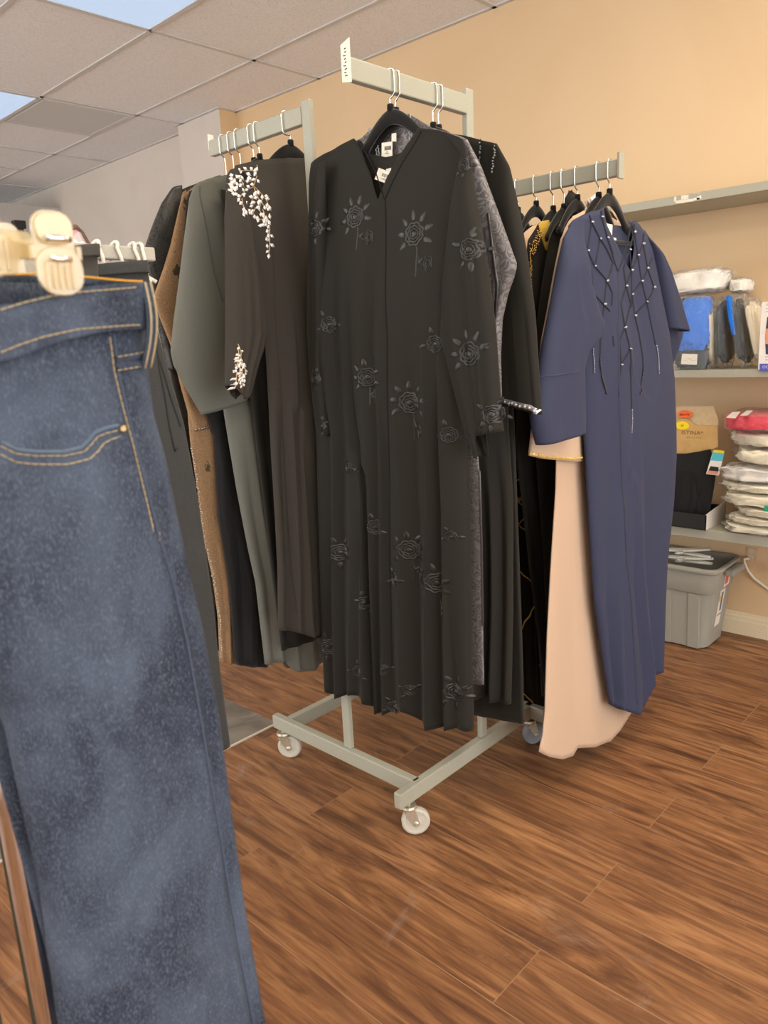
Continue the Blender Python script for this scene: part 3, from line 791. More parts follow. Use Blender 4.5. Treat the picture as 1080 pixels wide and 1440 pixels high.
b2 = Cloth(('x', 1.572), left=[('r', -1.46, 1.68), ('r', -1.46, .36)], right=[(695, 203), (705, 300), (722, 610), (729, 802), (733, 915), (735, 1016)], top=[('r', -1.46, 1.70), (540, 192), (590, 184), (612, 190), (662, 194), (695, 203)],
           hem=[(520, 960), (640, 995), (668, 1004), (700, 1010), (735, 1018)], df=.010, db=.05, amp=.006, ampb=.03, nf=7, seed=22, nu=90, nz=60)
b2r = root(b2, 'abaya', 'long black abaya at the back of the front arm, its hem lowest there', 'abaya', GF)
b2.build('body', BLACK, b2r)

# ------------------------------------------------------------------ garments on the left arm
UL = 1.392
hanger(('y', 1.608), 1.402, 1.834, ARML, 'black velvet hanger on the left arm nearest the post, its arch showing', W=.17, steep=.06)
lf = Cloth(('y', 1.613), left=[(330, 238), (345, 330), (362, 400), (372, 470), (377, 560), (381, 640), (386, 720), (390, 800), (391, 884)],
           right=[('r', 1.61, 1.72), ('r', 1.60, 1.3), ('r', 1.585, .9), ('r', 1.575, .5)],
           top=[(318, 244), (332, 233), (358, 227), (375, 225.5), (400, 224), (427, 224), ('r', 1.48, 1.765), ('r', 1.61, 1.71)], hem=[(391, 884), (412, 889), (436, 892), (463, 886), ('r', 1.575, .48)],
           df=.038, db=.012, amp=.036, ampb=.004, nf=2, seed=31, nu=130, nz=90, fs=.15, hemw=.006,
           valleys=[((384, 480), (402, 880), .9), ((408, 560), (437, 880), 1.0), ((398, 400), (419, 880), .5)])
lr_ = root(lf, 'abaya', 'dark brown abaya with silver leaf embroidery on shoulder and cuff', 'abaya', GL)
lf.build('body', DARKB, lr_)
lsl = Cloth(('y', 1.613), v0=.024, left=[(322, 240), (318, 250), (317, 300), (318, 400), (318, 480), (317.5, 520), (318, 541)], right=[(336, 236), (344, 300), (351, 345), (362, 402), (372, 468), (366, 492), (359, 512), (348, 550)],
            top=[(318, 246), (325, 238), (338, 234)], hem=[(317, 541), (327, 552), (335, 562), (341, 557), (349, 547)], df=.032, db=.014, amp=.010, nf=2, seed=33, p=4.5, topd=.2, nu=60, nz=70, fs=.1,
            valleys=[((338, 300), (350, 470), .8), ((328, 330), (330, 520), .5)])
lsl.build('sleeve', DARKB, lr_)
seam(lf, 'front_seam', [(383, 350), (386, 420), (392, 520), (399, 640), (410, 860)], plain('dark_brown_edge', (.022, .019, .015, 1), .8), lr_, w=.003, h=.002, n=10)
def sprigs(cls, parent, stems, loose, seed, ln=.0140, wd=.0100):
    rnd = random.Random(seed); ms, ml = MB(), MB()
    pick = lambda x: cls(x)
    def lv(cl, u, z, a): cl.leaf(ml, u, z, a, ln*rnd.uniform(.8, 1.15), wd*rnd.uniform(.85, 1.1), .003, .003, n=2)
    for st in stems:
        cl = pick(sum(p[0] for p in st)/len(st)); q = [Vector(cl.surf(*p)) for p in st]
        cl.ribbon(ms, q, .0022, .0016, .001)
        for a, b in zip(q, q[1:]):
            d = b-a; n = max(1, int(d.length/.0105)); an = math.atan2(d.y, d.x)
            for i in range(n):
                p = a.lerp(b, (i+.6)/n); lv(cl, p.x, p.y, an+(1 if i % 2 else -1)*rnd.uniform(.6, 1.1))
        d = q[-1]-q[-2]; lv(cl, q[-1].x, q[-1].y, math.atan2(d.y, d.x))
    for p in loose:
        cl = pick(p[0]); u, z = cl.surf(*p); lv(cl, u, z, rnd.uniform(0, 6.3))
    o = ms.link('embroidered_stems', GOLDT, parent); ml.link('leaf_embroidery', SILVER, parent)
GOLDT = plain('dull_gold_thread', (.42, .30, .16, 1), .4, .5)
sprigs(lambda x: lsl if x < 345 else lf, lr_, [[(361, 240), (352, 240), (337, 240)], [(361, 232), (362, 237), (360, 241)], [(361, 248), (359, 254), (350, 255)], [(359, 254), (356, 263), (349, 266)], [(357, 262), (365, 270), (374, 281), (377, 288)],
               [(346, 256), (338, 251), (328, 251)], [(345, 265), (338, 257), (334, 262)], [(330, 258), (326, 262), (322, 270)], [(345, 268), (341, 272), (337, 278)], [(357, 264), (361, 275), (366, 284), (374, 292)],
               [(352, 290), (354, 283), (357, 276)], [(340, 279), (341, 287), (344, 294)], [(359, 292), (357, 298), (350, 299)], [(345, 297), (354, 298), (359, 304)], [(369, 294), (372, 302), (376, 309)],
               [(374, 303), (377, 310), (379, 320), (379, 332), (379, 345), (378, 356)], [(361, 303), (365, 309), (370, 308)], [(366, 286), (364, 295), (368, 301)]],
       [(350, 247), (345, 243), (365, 258), (330, 270), (324, 262), (347, 283), (352, 295), (363, 289), (341, 298), (371, 275), (366, 315), (370, 312), (374, 322), (362, 317), (356, 289), (349, 276), (333, 247), (340, 264), (376, 340), (376, 350), (363, 281), (358, 283), (322, 254), (328, 246), (336, 242), (324, 266), (334, 272), (346, 272), (376, 315), (376, 328), (378, 300)], 7)
sprigs(lambda x: lsl, lr_, [[(329, 484), (328, 496), (327, 508)], [(335, 490), (336, 502), (333, 514)], [(328, 508), (326, 520), (325, 532)], [(338, 500), (341, 514), (340, 528)], [(331, 512), (333, 524), (332, 536)], [(342, 510), (345, 522), (344, 532)],
                  [(325, 498), (325, 512)], [(328, 524), (327, 536)], [(338, 520), (338, 534)], [(327, 534), (331, 543)], [(345, 530), (340, 541)]], [(325, 506), (334, 506), (328, 516), (336, 534), (325, 524), (343, 526), (346, 516)], 9, .0115, .0072)

# two hangers further along; a plain black gown whose hem shows behind
hanger(('y', 1.726), UL, 1.822, ARML, 'black velvet hanger second from the post on the left arm', W=.12)
pk = Cloth(('y', 1.695), left=[('r', 1.23, 1.73), ('r', 1.26, 1.3), ('r', 1.30, .46)], right=[('r', 1.60, 1.73), ('r', 1.60, .46)], top=[('r', 1.23, 1.72), ('r', 1.34, 1.72), ('r', 1.46, 1.72), ('r', 1.60, 1.70)],
           hem=[('r', 1.23, .44), ('r', 1.6, .44)], df=.02, db=.008, amp=.015, ampb=.003, nf=6, seed=41, nu=60, nz=40)
pr_ = root(pk, 'abaya', 'plain black abaya mostly hidden behind the leaf-embroidered one, its hem showing', 'abaya', GL)
pk.build('body', BLACK, pr_)
# grey green
hanger(('y', 1.752), UL, 1.817, ARML, 'black velvet hanger third from the post on the left arm, above the grey-green abaya', W=.12)
gg = Cloth(('y', 1.758), left=[(276, 258), (290, 400), (308, 520), (315, 584), (333, 692), (348, 770), (359, 820), (372, 933)], right=[('r', 1.60, 1.72), ('r', 1.58, 1.2), ('r', 1.56, .4)],
           top=[(272, 262), (290, 252), (319, 246), ('r', 1.45, 1.70), ('r', 1.60, 1.69)], hem=[(372, 934), (384, 930), (395, 926), (404, 940), (420, 942), (437, 936), ('r', 1.56, .37)],
           df=.035, db=.010, amp=.032, ampb=.004, nf=5, seed=44, nu=110, nz=80, valleys=[((350, 560), (398, 925), 1)])
ggr = root(gg, 'abaya', 'plain grey-green abaya with a wide hanging sleeve', 'abaya', GL)
gg.build('body', GREYG, ggr)
ggs = Cloth(('y', 1.758), v0=.030, left=[(273, 260), (266, 279), (258, 340), (252, 390), (244, 450), (239.5, 494), (244, 514), (262, 548), (283, 583)], right=[(300, 250), (316, 300), (326, 360), (334, 424), (342, 480), (350, 550), (353, 562)],
            top=[(270, 264), (280, 256), (302, 250)], hem=[(240, 500), (262, 548), (283, 583), (318, 573), (353, 561)], df=.018, db=.012, amp=.006, nf=0, seed=45, p=4.5, topd=.2, nu=60, nz=70,
            valleys=[((284, 300), (316, 470), .7)])
ggs.build('sleeve', GREYG, ggr)
seam(ggs, 'armhole_seam', [(281, 262), (281, 275), (284, 290), (292, 330), (300, 380), (313, 424)], plain('grey_green_edge', (.06, .065, .055, 1), .8), ggr, w=.004, h=.002)
# velvet
hanger(('y', 1.812), UL, 1.809, ARML, 'black velvet hanger fourth from the post on the left arm', W=.12)
vl = Cloth(('y', 1.818), left=[(268, 258), (262, 285), (256, 350), (256, 480), (284, 570), (300, 610), (306, 724), (321, 819), (330, 933)], right=[('r', 1.56, 1.7), ('r', 1.52, 1.0), ('r', 1.36, .4)], top=[(262, 268), (275, 254), (300, 246), ('r', 1.56, 1.7)],
           hem=[(330, 934), (350, 936), (372, 936), ('r', 1.36, .39)], df=.022, db=.012, amp=.016, ampb=.004, nf=3, seed=50, nu=90, nz=60)
vlr = root(vl, 'abaya', 'black crushed velvet abaya between the grey-green and the tan lace ones', 'abaya', GL)
vl.build('body', VEL2, vlr)
# tan lace
hanger(('y', 1.845), UL, 1.803, ARML, 'black velvet hanger fifth from the post on the left arm', W=.12)
tn = Cloth(('y', 1.852), left=[(262, 262), (256, 330), (252, 420), (256, 500), (262, 560), (268, 628), (276, 679), (286, 757), (298, 810), (306, 867), (309, 931)], right=[('r', 1.5, 1.7), ('r', 1.40, 1.1), ('r', 1.27, .4)], top=[(258, 270), (272, 258), (300, 248), ('r', 1.5, 1.7)],
           hem=[(309, 931), (320, 933), (331, 930), ('r', 1.27, .40)], df=.016, db=.010, amp=.012, ampb=.004, nf=4, seed=52, nu=70, nz=60)
tnr = root(tn, 'abaya', 'tan lace abaya with brown floral pattern and beaded cuff', 'abaya', GL)
tn.build('body', LACE, tnr)
tns = Cloth(('y', 1.852), v0=.006, left=[(256, 276), (250, 300), (240, 345), (230, 377), (216, 416), (215, 422), (226, 450), (240, 484), (256, 548), (268, 590), (272, 606)], right=[(262, 276), (266, 300), (272, 360), (278, 420), (282, 500), (288, 560), (298, 600)],
            top=[(254, 280), (258, 270), (264, 266)], hem=[(270, 600), (273, 607), (286, 604), (299, 599)], df=.012, db=.012, amp=.004, nf=1, seed=53, p=4.5, topd=.3, nu=50, nz=60)
tns.build('sleeve', LACE, tnr)
m = MB(); beads(tns, m, [(273, 604), (286, 602), (298, 597)], .005, .007, .003, .001); m.link('beaded_cuff', plain('rose_bead', (.42, .33, .29, 1), .25, .4), tnr)
m = MB(); beads(tn, m, [(269, 630), (277, 684), (287, 760), (299, 812), (307, 870), (309.5, 925)], .0035, .007, .002, .0015); m.link('scalloped_edge', plain('silver_thread', (.5, .45, .40, 1), .4, .3), tnr)
# black jacquard, farthest
hanger(('y', 1.882), UL, 1.795, ARML, 'black velvet hanger at the far end of the left arm', W=.12)
jq = Cloth(('y', 1.888), left=[(240, 266), (227, 300), (224, 420), (240, 540), (258, 640), (275, 760), (290, 850), (297, 912)], right=[('r', 1.5, 1.7), ('r', 1.36, 1.0), ('r', 1.23, .42)], top=[(238, 268), (258, 260), (290, 250), ('r', 1.5, 1.7)],
           hem=[(297, 912), (306, 914), ('r', 1.23, .42)], df=.016, db=.03, amp=.01, ampb=.015, nf=4, seed=60, nu=70, nz=60)
jqr = root(jq, 'abaya', 'black floral jacquard abaya at the far end of the left arm', 'abaya', GL)
jq.build('body', BLKJAC, jqr)
jqs = Cloth(('y', 1.888), v0=.012, left=[(242, 264), (227, 286), (214, 320), (199, 364), (203, 385), (212, 420), (226, 470), (238, 520)], right=[(256, 262), (258, 290), (256, 340), (252, 420), (254, 520)], top=[(238, 268), (246, 262), (258, 260)],
            hem=[(236, 520), (255, 522)], df=.015, db=.02, amp=.005, nf=2, seed=61, p=4.5, topd=.3, nu=50, nz=60)
jqs.build('sleeve', BLKJAC, jqr)

# ------------------------------------------------------------------ garments on the right arm
UR = 1.952
hanger(('y', .993), UR-.004, 1.671, ARMR, 'black velvet hanger nearest the end of the right arm, arched over the navy abaya', bar=True, W=.18, steep=.062)
nv = Cloth(('y', .998), left=[(799, 320), (802, 362), (806, 420), (814, 470), (818, 520), (820, 610), (824, 680), (828, 750), (835, 850), (850, 950), (856, 986)],
           right=[(906, 325), (918, 352), (930, 420), (938, 465), (945, 530), (947, 600), (947, 640), (943, 703), (933, 788), (930, 846), (927, 940)],
           top=[(797, 320), (806, 310), (824, 301), (844, 294), (848, 316), (856, 345), (863, 368), (869, 381), (874, 366), (881, 340), (886, 318), (889, 311), (898, 317), (907, 326)],
           back=[(797, 320), (806, 310), (824, 301), (844, 294), (850, 312), (853, 315), (868, 317), (884, 319), (889, 311), (898, 317), (907, 326)],
           hem=[(853, 988), (870, 997), (885, 1001), (897, 998), (905, 962), (912, 951), (926, 941)], df=.032, db=.006, amp=.036, ampb=.003, nf=0, seed=72, nu=150, nz=100, fs=.18, p=3,
           valleys=[((868, 640), (897, 985), .9), ((880, 560), (914, 940), 1), ((846, 480), (858, 960), .7), ((869, 384), (872, 640), .35)])
nvr = root(nv, 'abaya', 'navy abaya with braided lattice and crystals, nearest on the right arm', 'abaya', GR)
nv.build('body', NAVY, nvr)
nvs = Cloth(('y', .998), v0=.028, left=[(806, 308), (792, 335), (780, 400), (772, 440), (764, 480), (757, 520), (751, 556), (746, 585), (749, 605), (755, 626)], right=[(822, 302), (818, 340), (824, 400), (836, 435), (845, 457), (838, 475), (820, 498), (815, 520), (818, 570), (819, 607)],
            top=[(798, 322), (806, 310), (824, 301)], hem=[(745, 588), (755, 626), (786, 617), (820, 606)], df=.030, db=.014, amp=.006, nf=1, seed=73, p=4.5, topd=.15, nu=64, nz=80,
            valleys=[((800, 345), (814, 470), .6)])
nvs.build('sleeve', NAVY, nvr)
nvs2 = Cloth(('y', .998), v0=-.004, left=[(900, 322), (912, 345), (924, 400), (932, 440), (936, 462)], right=[(906, 325), (916, 345), (935, 382), (950, 425), (963, 466)],
             top=[(897, 320), (907, 326), (917, 346)], hem=[(936, 462), (950, 464), (963, 466)], df=.028, db=.018, amp=.004, nf=1, seed=74, p=4.5, topd=.2, nu=50, nz=50)
nvs2.build('sleeve', NAVY, nvr)
nvs3 = Cloth(('y', .998), v0=-.026, left=[(930, 440), (938, 462), (941, 485), (943, 512)], right=[(950, 445), (961, 468), (957, 482), (945, 514)], top=[(928, 440), (952, 446)], hem=[(942, 511), (946, 514)], df=.004, db=.006, amp=.001, nf=0, p=4.5, seed=75, nu=30, nz=24)
nvs3.build('sleeve_back', NAVY, nvr)
seam(nvs, 'cuff_fold', [(753, 530), (785, 527), (816, 522)], plain('navy_edge', (.04, .043, .075, 1), .8), nvr, w=.003, h=.0015)
m = MB(); c = 4.0; X_, Y_ = 780, 280
LAT = [[(122, 115), (140, 175), (182, 290), (223, 378), (290, 455), (322, 530), (318, 600)], [(150, 110), (140, 170), (165, 300), (205, 420), (210, 525), (275, 595), (310, 630)], [(193, 90), (205, 130), (252, 220), (290, 280), (325, 360), (310, 410), (292, 460), (282, 520), (276, 590), (262, 690), (255, 740)],
       [(258, 70), (262, 100), (294, 215), (325, 310)], [(205, 130), (182, 285)], [(252, 220), (225, 375)], [(445, 140), (445, 185), (420, 285), (385, 390), (400, 490), (425, 590), (392, 720), (360, 800), (372, 930), (362, 1010), (360, 1110)],
       [(430, 145), (445, 185), (465, 315), (487, 460), (515, 578), (540, 700), (565, 820)], [(500, 190), (492, 250), (465, 315), (430, 400), (400, 490), (370, 590), (392, 720), (420, 840), (372, 930)], [(495, 200), (495, 250), (520, 388), (487, 460), (432, 535), (448, 655), (472, 760), (492, 880), (496, 940)],
       [(545, 330), (520, 388), (555, 495), (515, 578), (448, 655)], [(420, 285), (430, 400), (432, 535), (425, 610)], [(325, 770), (330, 830)], [(276, 595), (258, 720), (250, 900)], [(422, 840), (425, 1000), (430, 1180)]]
for L_ in LAT: line(nv, m, [(X_+a/c, Y_+b/c) for a, b in L_], .0042, .0026, .001, 4)
line(nv, m, [(845, 296), (849, 318), (857, 347), (868, 381)], .004, .002); line(nv, m, [(869, 381), (875, 366), (882, 341), (888, 313)], .004, .002)
m.link('braided_lattice', CORD, nvr)
m = MB()
for a, b in ((140, 175), (205, 130), (182, 290), (223, 378), (252, 222), (294, 218), (290, 460), (276, 592), (262, 100), (445, 185), (420, 285), (465, 315), (495, 250), (430, 400), (520, 388), (487, 460), (400, 490), (555, 495), (432, 535), (515, 578), (448, 655), (392, 722), (420, 842), (372, 932)):
    m = MB(); beads(nv, m, [(X_+a/c-1.2, Y_+b/c), (X_+a/c+1.2, Y_+b/c)], .0034, .0025, .005, .001); m.link('crystal', CRYSTAL, nvr)
m = MB()
for P_ in ([(250, 905), (255, 960), (270, 1030), (290, 1098)], [(496, 940), (490, 1000), (482, 1060), (478, 1102)]):
    m = MB(); beads(nv, m, [(X_+a/c, Y_+b/c) for a, b in P_], .0032, .004, .003, .0016); m.link('bead_drop', BEAD, nvr)
m = MB()
for P_ in ([(205, 795), (212, 900), (214, 985)], [(570, 825), (580, 900), (586, 985)], [(432, 1185), (432, 1260), (428, 1320)]):
    m = MB(); beads(nv, m, [(X_+a/c, Y_+b/c) for a, b in P_], .0022, .004, .003, .0006); m.link('crystal_drop', plain('pale_crystal', (.55, .58, .66, 1), .1, .5), nvr)
seam(nv, 'front_opening', [(869, 383), (869, 460), (870, 560), (876, 700), (888, 860), (896, 990)], plain('navy_dark_edge', (.035, .038, .066, 1), .8), nvr, w=.003, h=.003, n=10)  # darker navy strip along the front opening
yy = .998-.006
price_tag(nvr, [ony(*q, yy) for q in ((852, 314), (861, 316), (860, 341), (857, 338))], marks=0, name='brand_label', label='white woven neck label')
MB().prism([ony(*q, yy) for q in ((862, 334), (866, 335), (866.5, 341), (863, 341))], (0, -1, 0), 0, .001).link('size_label', PAPER, nvr, smooth=False)

hanger(('y', 1.026), UR, 1.668, ARMR, 'black velvet hanger second from the end of the right arm, behind the navy abaya', W=.12)
pc = Cloth(('y', 1.032), left=[(795, 318), (786, 345), (790, 420), (785, 560), (782, 649), (781, 690), (775, 784), (769, 896), (766, 1000), (763, 1035), (758, 1056)], right=[(900, 322), (915, 400), (930, 520), (930, 640), (905, 860), (909, 940), (914, 974)],
           top=[(794, 322), (803, 309), (815, 301), (838, 289), (846, 300), (856, 318), (872, 316), (884, 316), (890, 313), (900, 322)], hem=[(757, 1056), (770, 1063), (790, 1067), (806, 1063), (813, 1052), (832, 1050), (856, 1042), (890, 1000), (907, 978), (914, 972)],
           df=.006, db=.02, amp=.012, ampb=.012, nf=0, seed=80, nu=120, nz=90, valleys=[((802, 660), (812, 1050), 1.0), ((845, 700), (850, 1030), .6), ((880, 800), (888, 1000), .8)], grow=1.6)
pcr = root(pc, 'abaya', 'peach satin abaya behind the navy one, its long hem flaring', 'abaya', GR)
pc.build('body', PEACH, pcr)
pcs = Cloth(('y', 1.032), v0=.010, left=[(806, 303), (789, 335), (778, 395), (770, 440), (762, 480), (756, 540), (750, 590), (746, 622), (744, 640)], right=[(822, 297), (816, 400), (814, 500), (816, 560), (817, 610), (818.5, 648)], top=[(795, 320), (806, 304), (824, 297)],
            hem=[(743, 640), (765, 645), (785, 647), (803, 649), (819, 647)], df=.012, db=.012, amp=.007, nf=0, seed=81, p=4.5, topd=.3, nu=60, nz=60, valleys=[((783, 560), (781, 645), 1)])
pcs.build('sleeve', PEACH, pcr)
m = MB(); line(pcs, m, [(744, 637), (765, 642), (785, 644), (803, 645), (818, 643)], .008, .003, .001); beads(pcs, m, [(745, 637), (765, 642), (785, 644), (803, 645), (818, 643)], .0032, .008, .004)
m.link('gold_cuff', GOLD, pcr, label='gold braid on the cuff edge')
hd = Cloth(('y', 1.036), left=[(822, 296), (828, 300), (838, 318)], right=[(841, 280), (866, 300), (886, 318)], top=[(815, 301), (832, 288), (838, 280), (842, 290), (858, 310), (868, 296), (886, 316)], hem=[(820, 302), (846, 320), (887, 320)], df=.006, db=.02, amp=.004, nf=2, seed=82, nu=40, nz=20)
hd.build('collar', PEACH, pcr)
# pink-and-white print gown, mostly hidden
hanger(('y', 1.088), UR, 1.672, ARMR, 'black velvet hanger third from the end of the right arm, beside a pale blue tag', W=.10)
pw = Cloth(('y', 1.094), left=[(812, 305), (812, 420), (822, 700), (832, 900)], right=[('r', 2.12, 1.56), ('r', 2.12, 1.0), ('r', 2.14, .3)], top=[(810, 305), (820, 294), (832, 290), ('r', 2.0, 1.62), ('r', 2.12, 1.58)], hem=[('r', 1.7, .3), ('r', 2.2, .3)], df=.008, db=.004, amp=.004, nf=4, seed=85, nu=50, nz=40)
pwr = root(pw, 'gown', 'pink and white print gown showing only at its neck behind the peach abaya', 'gown', GR)
def prnt():
    k = NT('pink_print'); v = k.coord(); n = k.noise(v, 24, 2, .5, 1)
    k.set(Base_Color=k.ramp(n, [(.45, (.78, .74, .74)), (.52, (.70, .20, .30))]), Roughness=.7); return k.m
pw.build('body', prnt(), pwr)
MB().prism([ony(*q, 1.070) for q in ((822, 284), (838, 272), (838, 283), (826, 293))], (0, -1, 0), 0, .001).link('price_tag', plain('pale_blue_card', (.62, .68, .78, 1), .6), pwr, smooth=False, label='pale blue card tag')
# black hooded
hanger(('y', 1.129), UR, 1.655, ARMR, 'black velvet hanger fourth from the end of the right arm, hidden under a black hood', W=.09)
bh = Cloth(('y', 1.136), left=[(778, 320), (770, 350), (762, 400), (756, 440), (750, 500), (750, 600), (762, 760), (775, 990)], right=[('r', 2.12, 1.56), ('r', 2.12, 1.0), ('r', 2.16, .15)], top=[(774, 326), (784, 312), (802, 303), (812, 302), ('r', 2.0, 1.63), ('r', 2.12, 1.58)],
           hem=[('r', 1.9, .15), ('r', 2.16, .15)], df=.012, db=.004, amp=.010, ampb=.002, nf=6, seed=88, nu=90, nz=60)
bhr = root(bh, 'abaya', 'plain black abaya with a draped hood, fourth from the end of the right arm', 'abaya', GR)
bh.build('body', BLACK, bhr)
ho = Cloth(('y', 1.134), left=[(800, 270), (793, 285), (787, 298), (784, 306), (778, 320)], right=[(802.5, 270), (807, 280), (810, 292), (812, 304), (818, 318)], top=[(799, 271), (801, 267), (803, 271)], hem=[(776, 320), (795, 317), (818, 314)], df=.028, db=.012, amp=.008, nf=2, seed=89, topd=.25, nu=60, nz=40)
ho.build('hood', BLACK, bhr)
# gold-sequined
hanger(('y', 1.162), UR, 1.655, ARMR, 'black velvet hanger fifth from the end of the right arm, under a beige collar', W=.07)
gs = Cloth(('y', 1.180), left=[(738, 330), (734, 346), (734, 420), (728, 520), (726, 640), (745, 800), (768, 980)], right=[('r', 2.12, 1.56), ('r', 2.12, 1.0), ('r', 2.15, .2)], top=[(734, 332), (745, 322), (757, 314), (770, 307), ('r', 2.0, 1.62), ('r', 2.12, 1.56)], hem=[('r', 1.97, .17), ('r', 2.15, .18)],
           df=.018, db=.014, amp=.016, ampb=.006, nf=6, seed=91, nu=90, nz=70)
gsr = root(gs, 'abaya', 'black abaya with gold sequins and a yellow satin yoke', 'abaya', GR)
gs.build('body', BLACK, gsr)
yk = Cloth(('y', 1.180), v0=.014, left=[(736, 329), (735, 345), (739, 372)], right=[(790, 268), (776, 320), (764, 372)], top=[(733, 331), (748, 318), (762, 312), (776, 292), (788, 268), (794, 278)], hem=[(739, 372), (764, 372)], df=.006, db=.004, amp=.003, nf=0, seed=92, nu=40, nz=40)
yk.build('lining', BEIGE, gsr, label='beige lining and collar')
bp = Cloth(('y', 1.180), v0=.019, left=[(755, 318), (742, 338), (740, 360), (741, 400), (743, 436)], right=[(763, 314), (768, 330), (770, 350), (768, 400), (762, 436)], top=[(750, 322), (757, 315), (764, 313)], hem=[(743, 437), (763, 437)], df=.004, db=.003, amp=.002, nf=0, seed=93, nu=30, nz=40)
bp.build('front_panel', BLACK, gsr)
gp = Cloth(('y', 1.180), v0=.023, left=[(757, 316), (760, 330), (764, 344), (767, 352)], right=[(772, 310), (777, 320), (774, 335), (769, 352)], top=[(755, 317), (764, 311), (776, 310)], hem=[(766, 352), (770, 352)], df=.004, db=.003, amp=.003, nf=3, seed=94, nu=30, nz=30)
gp.build('satin_yoke', GOLDC, gsr, label='yellow gold satin panel')
m = MB(); rnd = random.Random(8)
for i in range(5): beads(bp, m, [(744+i*.4, 345+i*8), (745, 390), (747+i*.2, 432)], .0034, .006, .003, .003, rnd)
for i in range(5): beads(bp, m, [(757+i, 322+i*2), (749+i, 340+i*2), (744+i, 360)], .003, .0055, .003, .003, rnd)
m.link('gold_sequins', plain('gold_sequin', (.62, .42, .16, 1), .2, .8), gsr)
# plain black, hanger arch showing
hanger(('y', 1.216), UR, 1.676, ARMR, 'black velvet hanger sixth from the end of the right arm, its whole arch showing', W=.11)
pb = Cloth(('y', 1.226), left=[(722, 335), (716, 400), (720, 600), ('r', 1.95, .6), ('r', 1.99, .15)], right=[('r', 2.12, 1.56), ('r', 2.15, .2)], top=[(722, 332), (735, 323), (750, 316), ('r', 2.0, 1.60), ('r', 2.12, 1.56)], hem=[('r', 1.97, .16), ('r', 2.15, .16)], df=.016, db=.014, amp=.014, ampb=.006, nf=6, seed=95, nu=70, nz=50)
pbr = root(pb, 'abaya', 'plain black abaya sixth from the end of the right arm', 'abaya', GR)
pb.build('body', BLACK2, pbr)
# gold zigzag piping
hanger(('y', 1.276), UR, 1.668, ARMR, 'black velvet hanger seventh from the end of the right arm, nearest the middle post', W=.09)
gz = Cloth(('y', 1.305), v0=.0, left=[('r', 1.76, 1.55), ('r', 1.84, 1.2), (724, 600), (726, 700), (731, 850), (737, 1000)], right=[('r', 2.12, 1.55), ('r', 2.12, 1.0), ('r', 2.14, .1)], top=[('r', 1.76, 1.53), ('r', 1.86, 1.60), ('r', 2.0, 1.60), ('r', 2.12, 1.53)], hem=[(737, 1000), (748, 1006), (762, 1013), ('r', 2.14, .08)],
           df=.016, db=.03, amp=.016, ampb=.02, nf=6, seed=97, nu=80, nz=70)
gzr = root(gz, 'abaya', 'black abaya with gold zigzag piping down its ruffles', 'abaya', GR)
gz.build('body', BLACK, gzr)
for P_ in ([(744, 662), (735, 670), (723, 677)], [(724, 698), (733, 704), (740, 696)], [(740, 690), (739, 697), (728, 702), (727, 706), (738, 713), (750, 719), (740, 727), (727, 737)], [(727, 738), (742, 748), (755, 757), (763, 764), (761, 770)],
           [(727, 800), (741, 813), (752, 823), (758, 833), (755, 843), (745, 862), (731, 886)], [(758, 840), (764, 852), (770, 863)], [(767, 928), (758, 935), (768, 945)], [(732, 972), (741, 980), (748, 987), (740, 993), (733, 996)], [(736, 1000), (742, 1007), (756, 1011)]):
    m = MB(); line(gz, m, P_, .0042, .004, .003, 6); m.link('gold_piping', GOLD, gzr)
# ------------------------------------------------------------------ the jeans in the foreground and their rack
YJ = .61
jr = empty('jeans', (.27, YJ, .30), 'dark blue denim jeans clipped folded on a clear hanger in the foreground', 'jeans')
jb = Cloth(('y', YJ), left=[('r', .150, 1.38), ('r', .152, 1.25), ('r', .158, 1.10), (0, 992), (28, 1125), (56, 1250), (81, 1436), ('r', .20, .55), ('r', .21, .30)],
           right=[(199, 402), (203, 462), (205, 511), (213, 580), (231, 647), (247, 730), (267, 820), (280, 876), (302, 992), (319, 1122), (340, 1273), (370, 1440), ('r', .402, .50), ('r', .402, .30)],
           top=[('r', .15, 1.345), (0, 440), (70, 422), (199, 410)], back=[('r', .15, 1.375), (0, 392), (100, 396), (199, 408)], hem=[('r', .20, .30), ('r', .402, .30)],
           df=.034, db=.030, amp=.014, ampb=.004, nf=0, seed=101, nu=150, nz=120, topd=.8, p=2.6, valleys=[((176, 560), (335, 1400), .9), ((60, 900), (170, 1400), .3), ((112, 480), (160, 720), .55)], fs=.05)
jb.build('front_leg', DENIM, jr, solid=.003)
jl = Cloth(('y', YJ), v0=-.040, left=[('r', .17, 1.2), ('r', .185, 1.0), ('r', .20, .8), ('r', .215, .30)], right=[('r', .33, 1.2), ('r', .36, 1.0), ('r', .375, .75), ('r', .385, .30)], top=[('r', .17, 1.2), ('r', .33, 1.2)], hem=[('r', .2, .31), ('r', .38, .31)],
           df=.010, db=.016, amp=.004, nf=2, seed=102, nu=50, nz=40)
jl.build('back_leg', DENIM, jr, solid=.003)
wbd = Cloth(('y', YJ), left=[('r', .148, 1.38), ('r', .148, 1.30)], right=[(203, 398), (206, 462), (207, 480)], top=[('r', .15, 1.352), (0, 431), (35, 420), (70, 412), (110, 406), (160, 402), (203, 399)],
            back=[('r', .15, 1.386), (0, 384), (60, 382), (110, 386), (160, 392), (203, 399)], hem=[('r', .15, 1.308), (0, 503), (30, 491), (60, 481), (110, 470), (160, 466), (206, 463)],
            df=.040, db=.034, amp=.003, ampb=.001, nf=0, valleys=[((150, 420), (150, 460), .3)], seed=103, nu=120, nz=14, topd=.9, p=2.6)
wb = wbd.build('waistband', DENIM, jr, solid=.004)
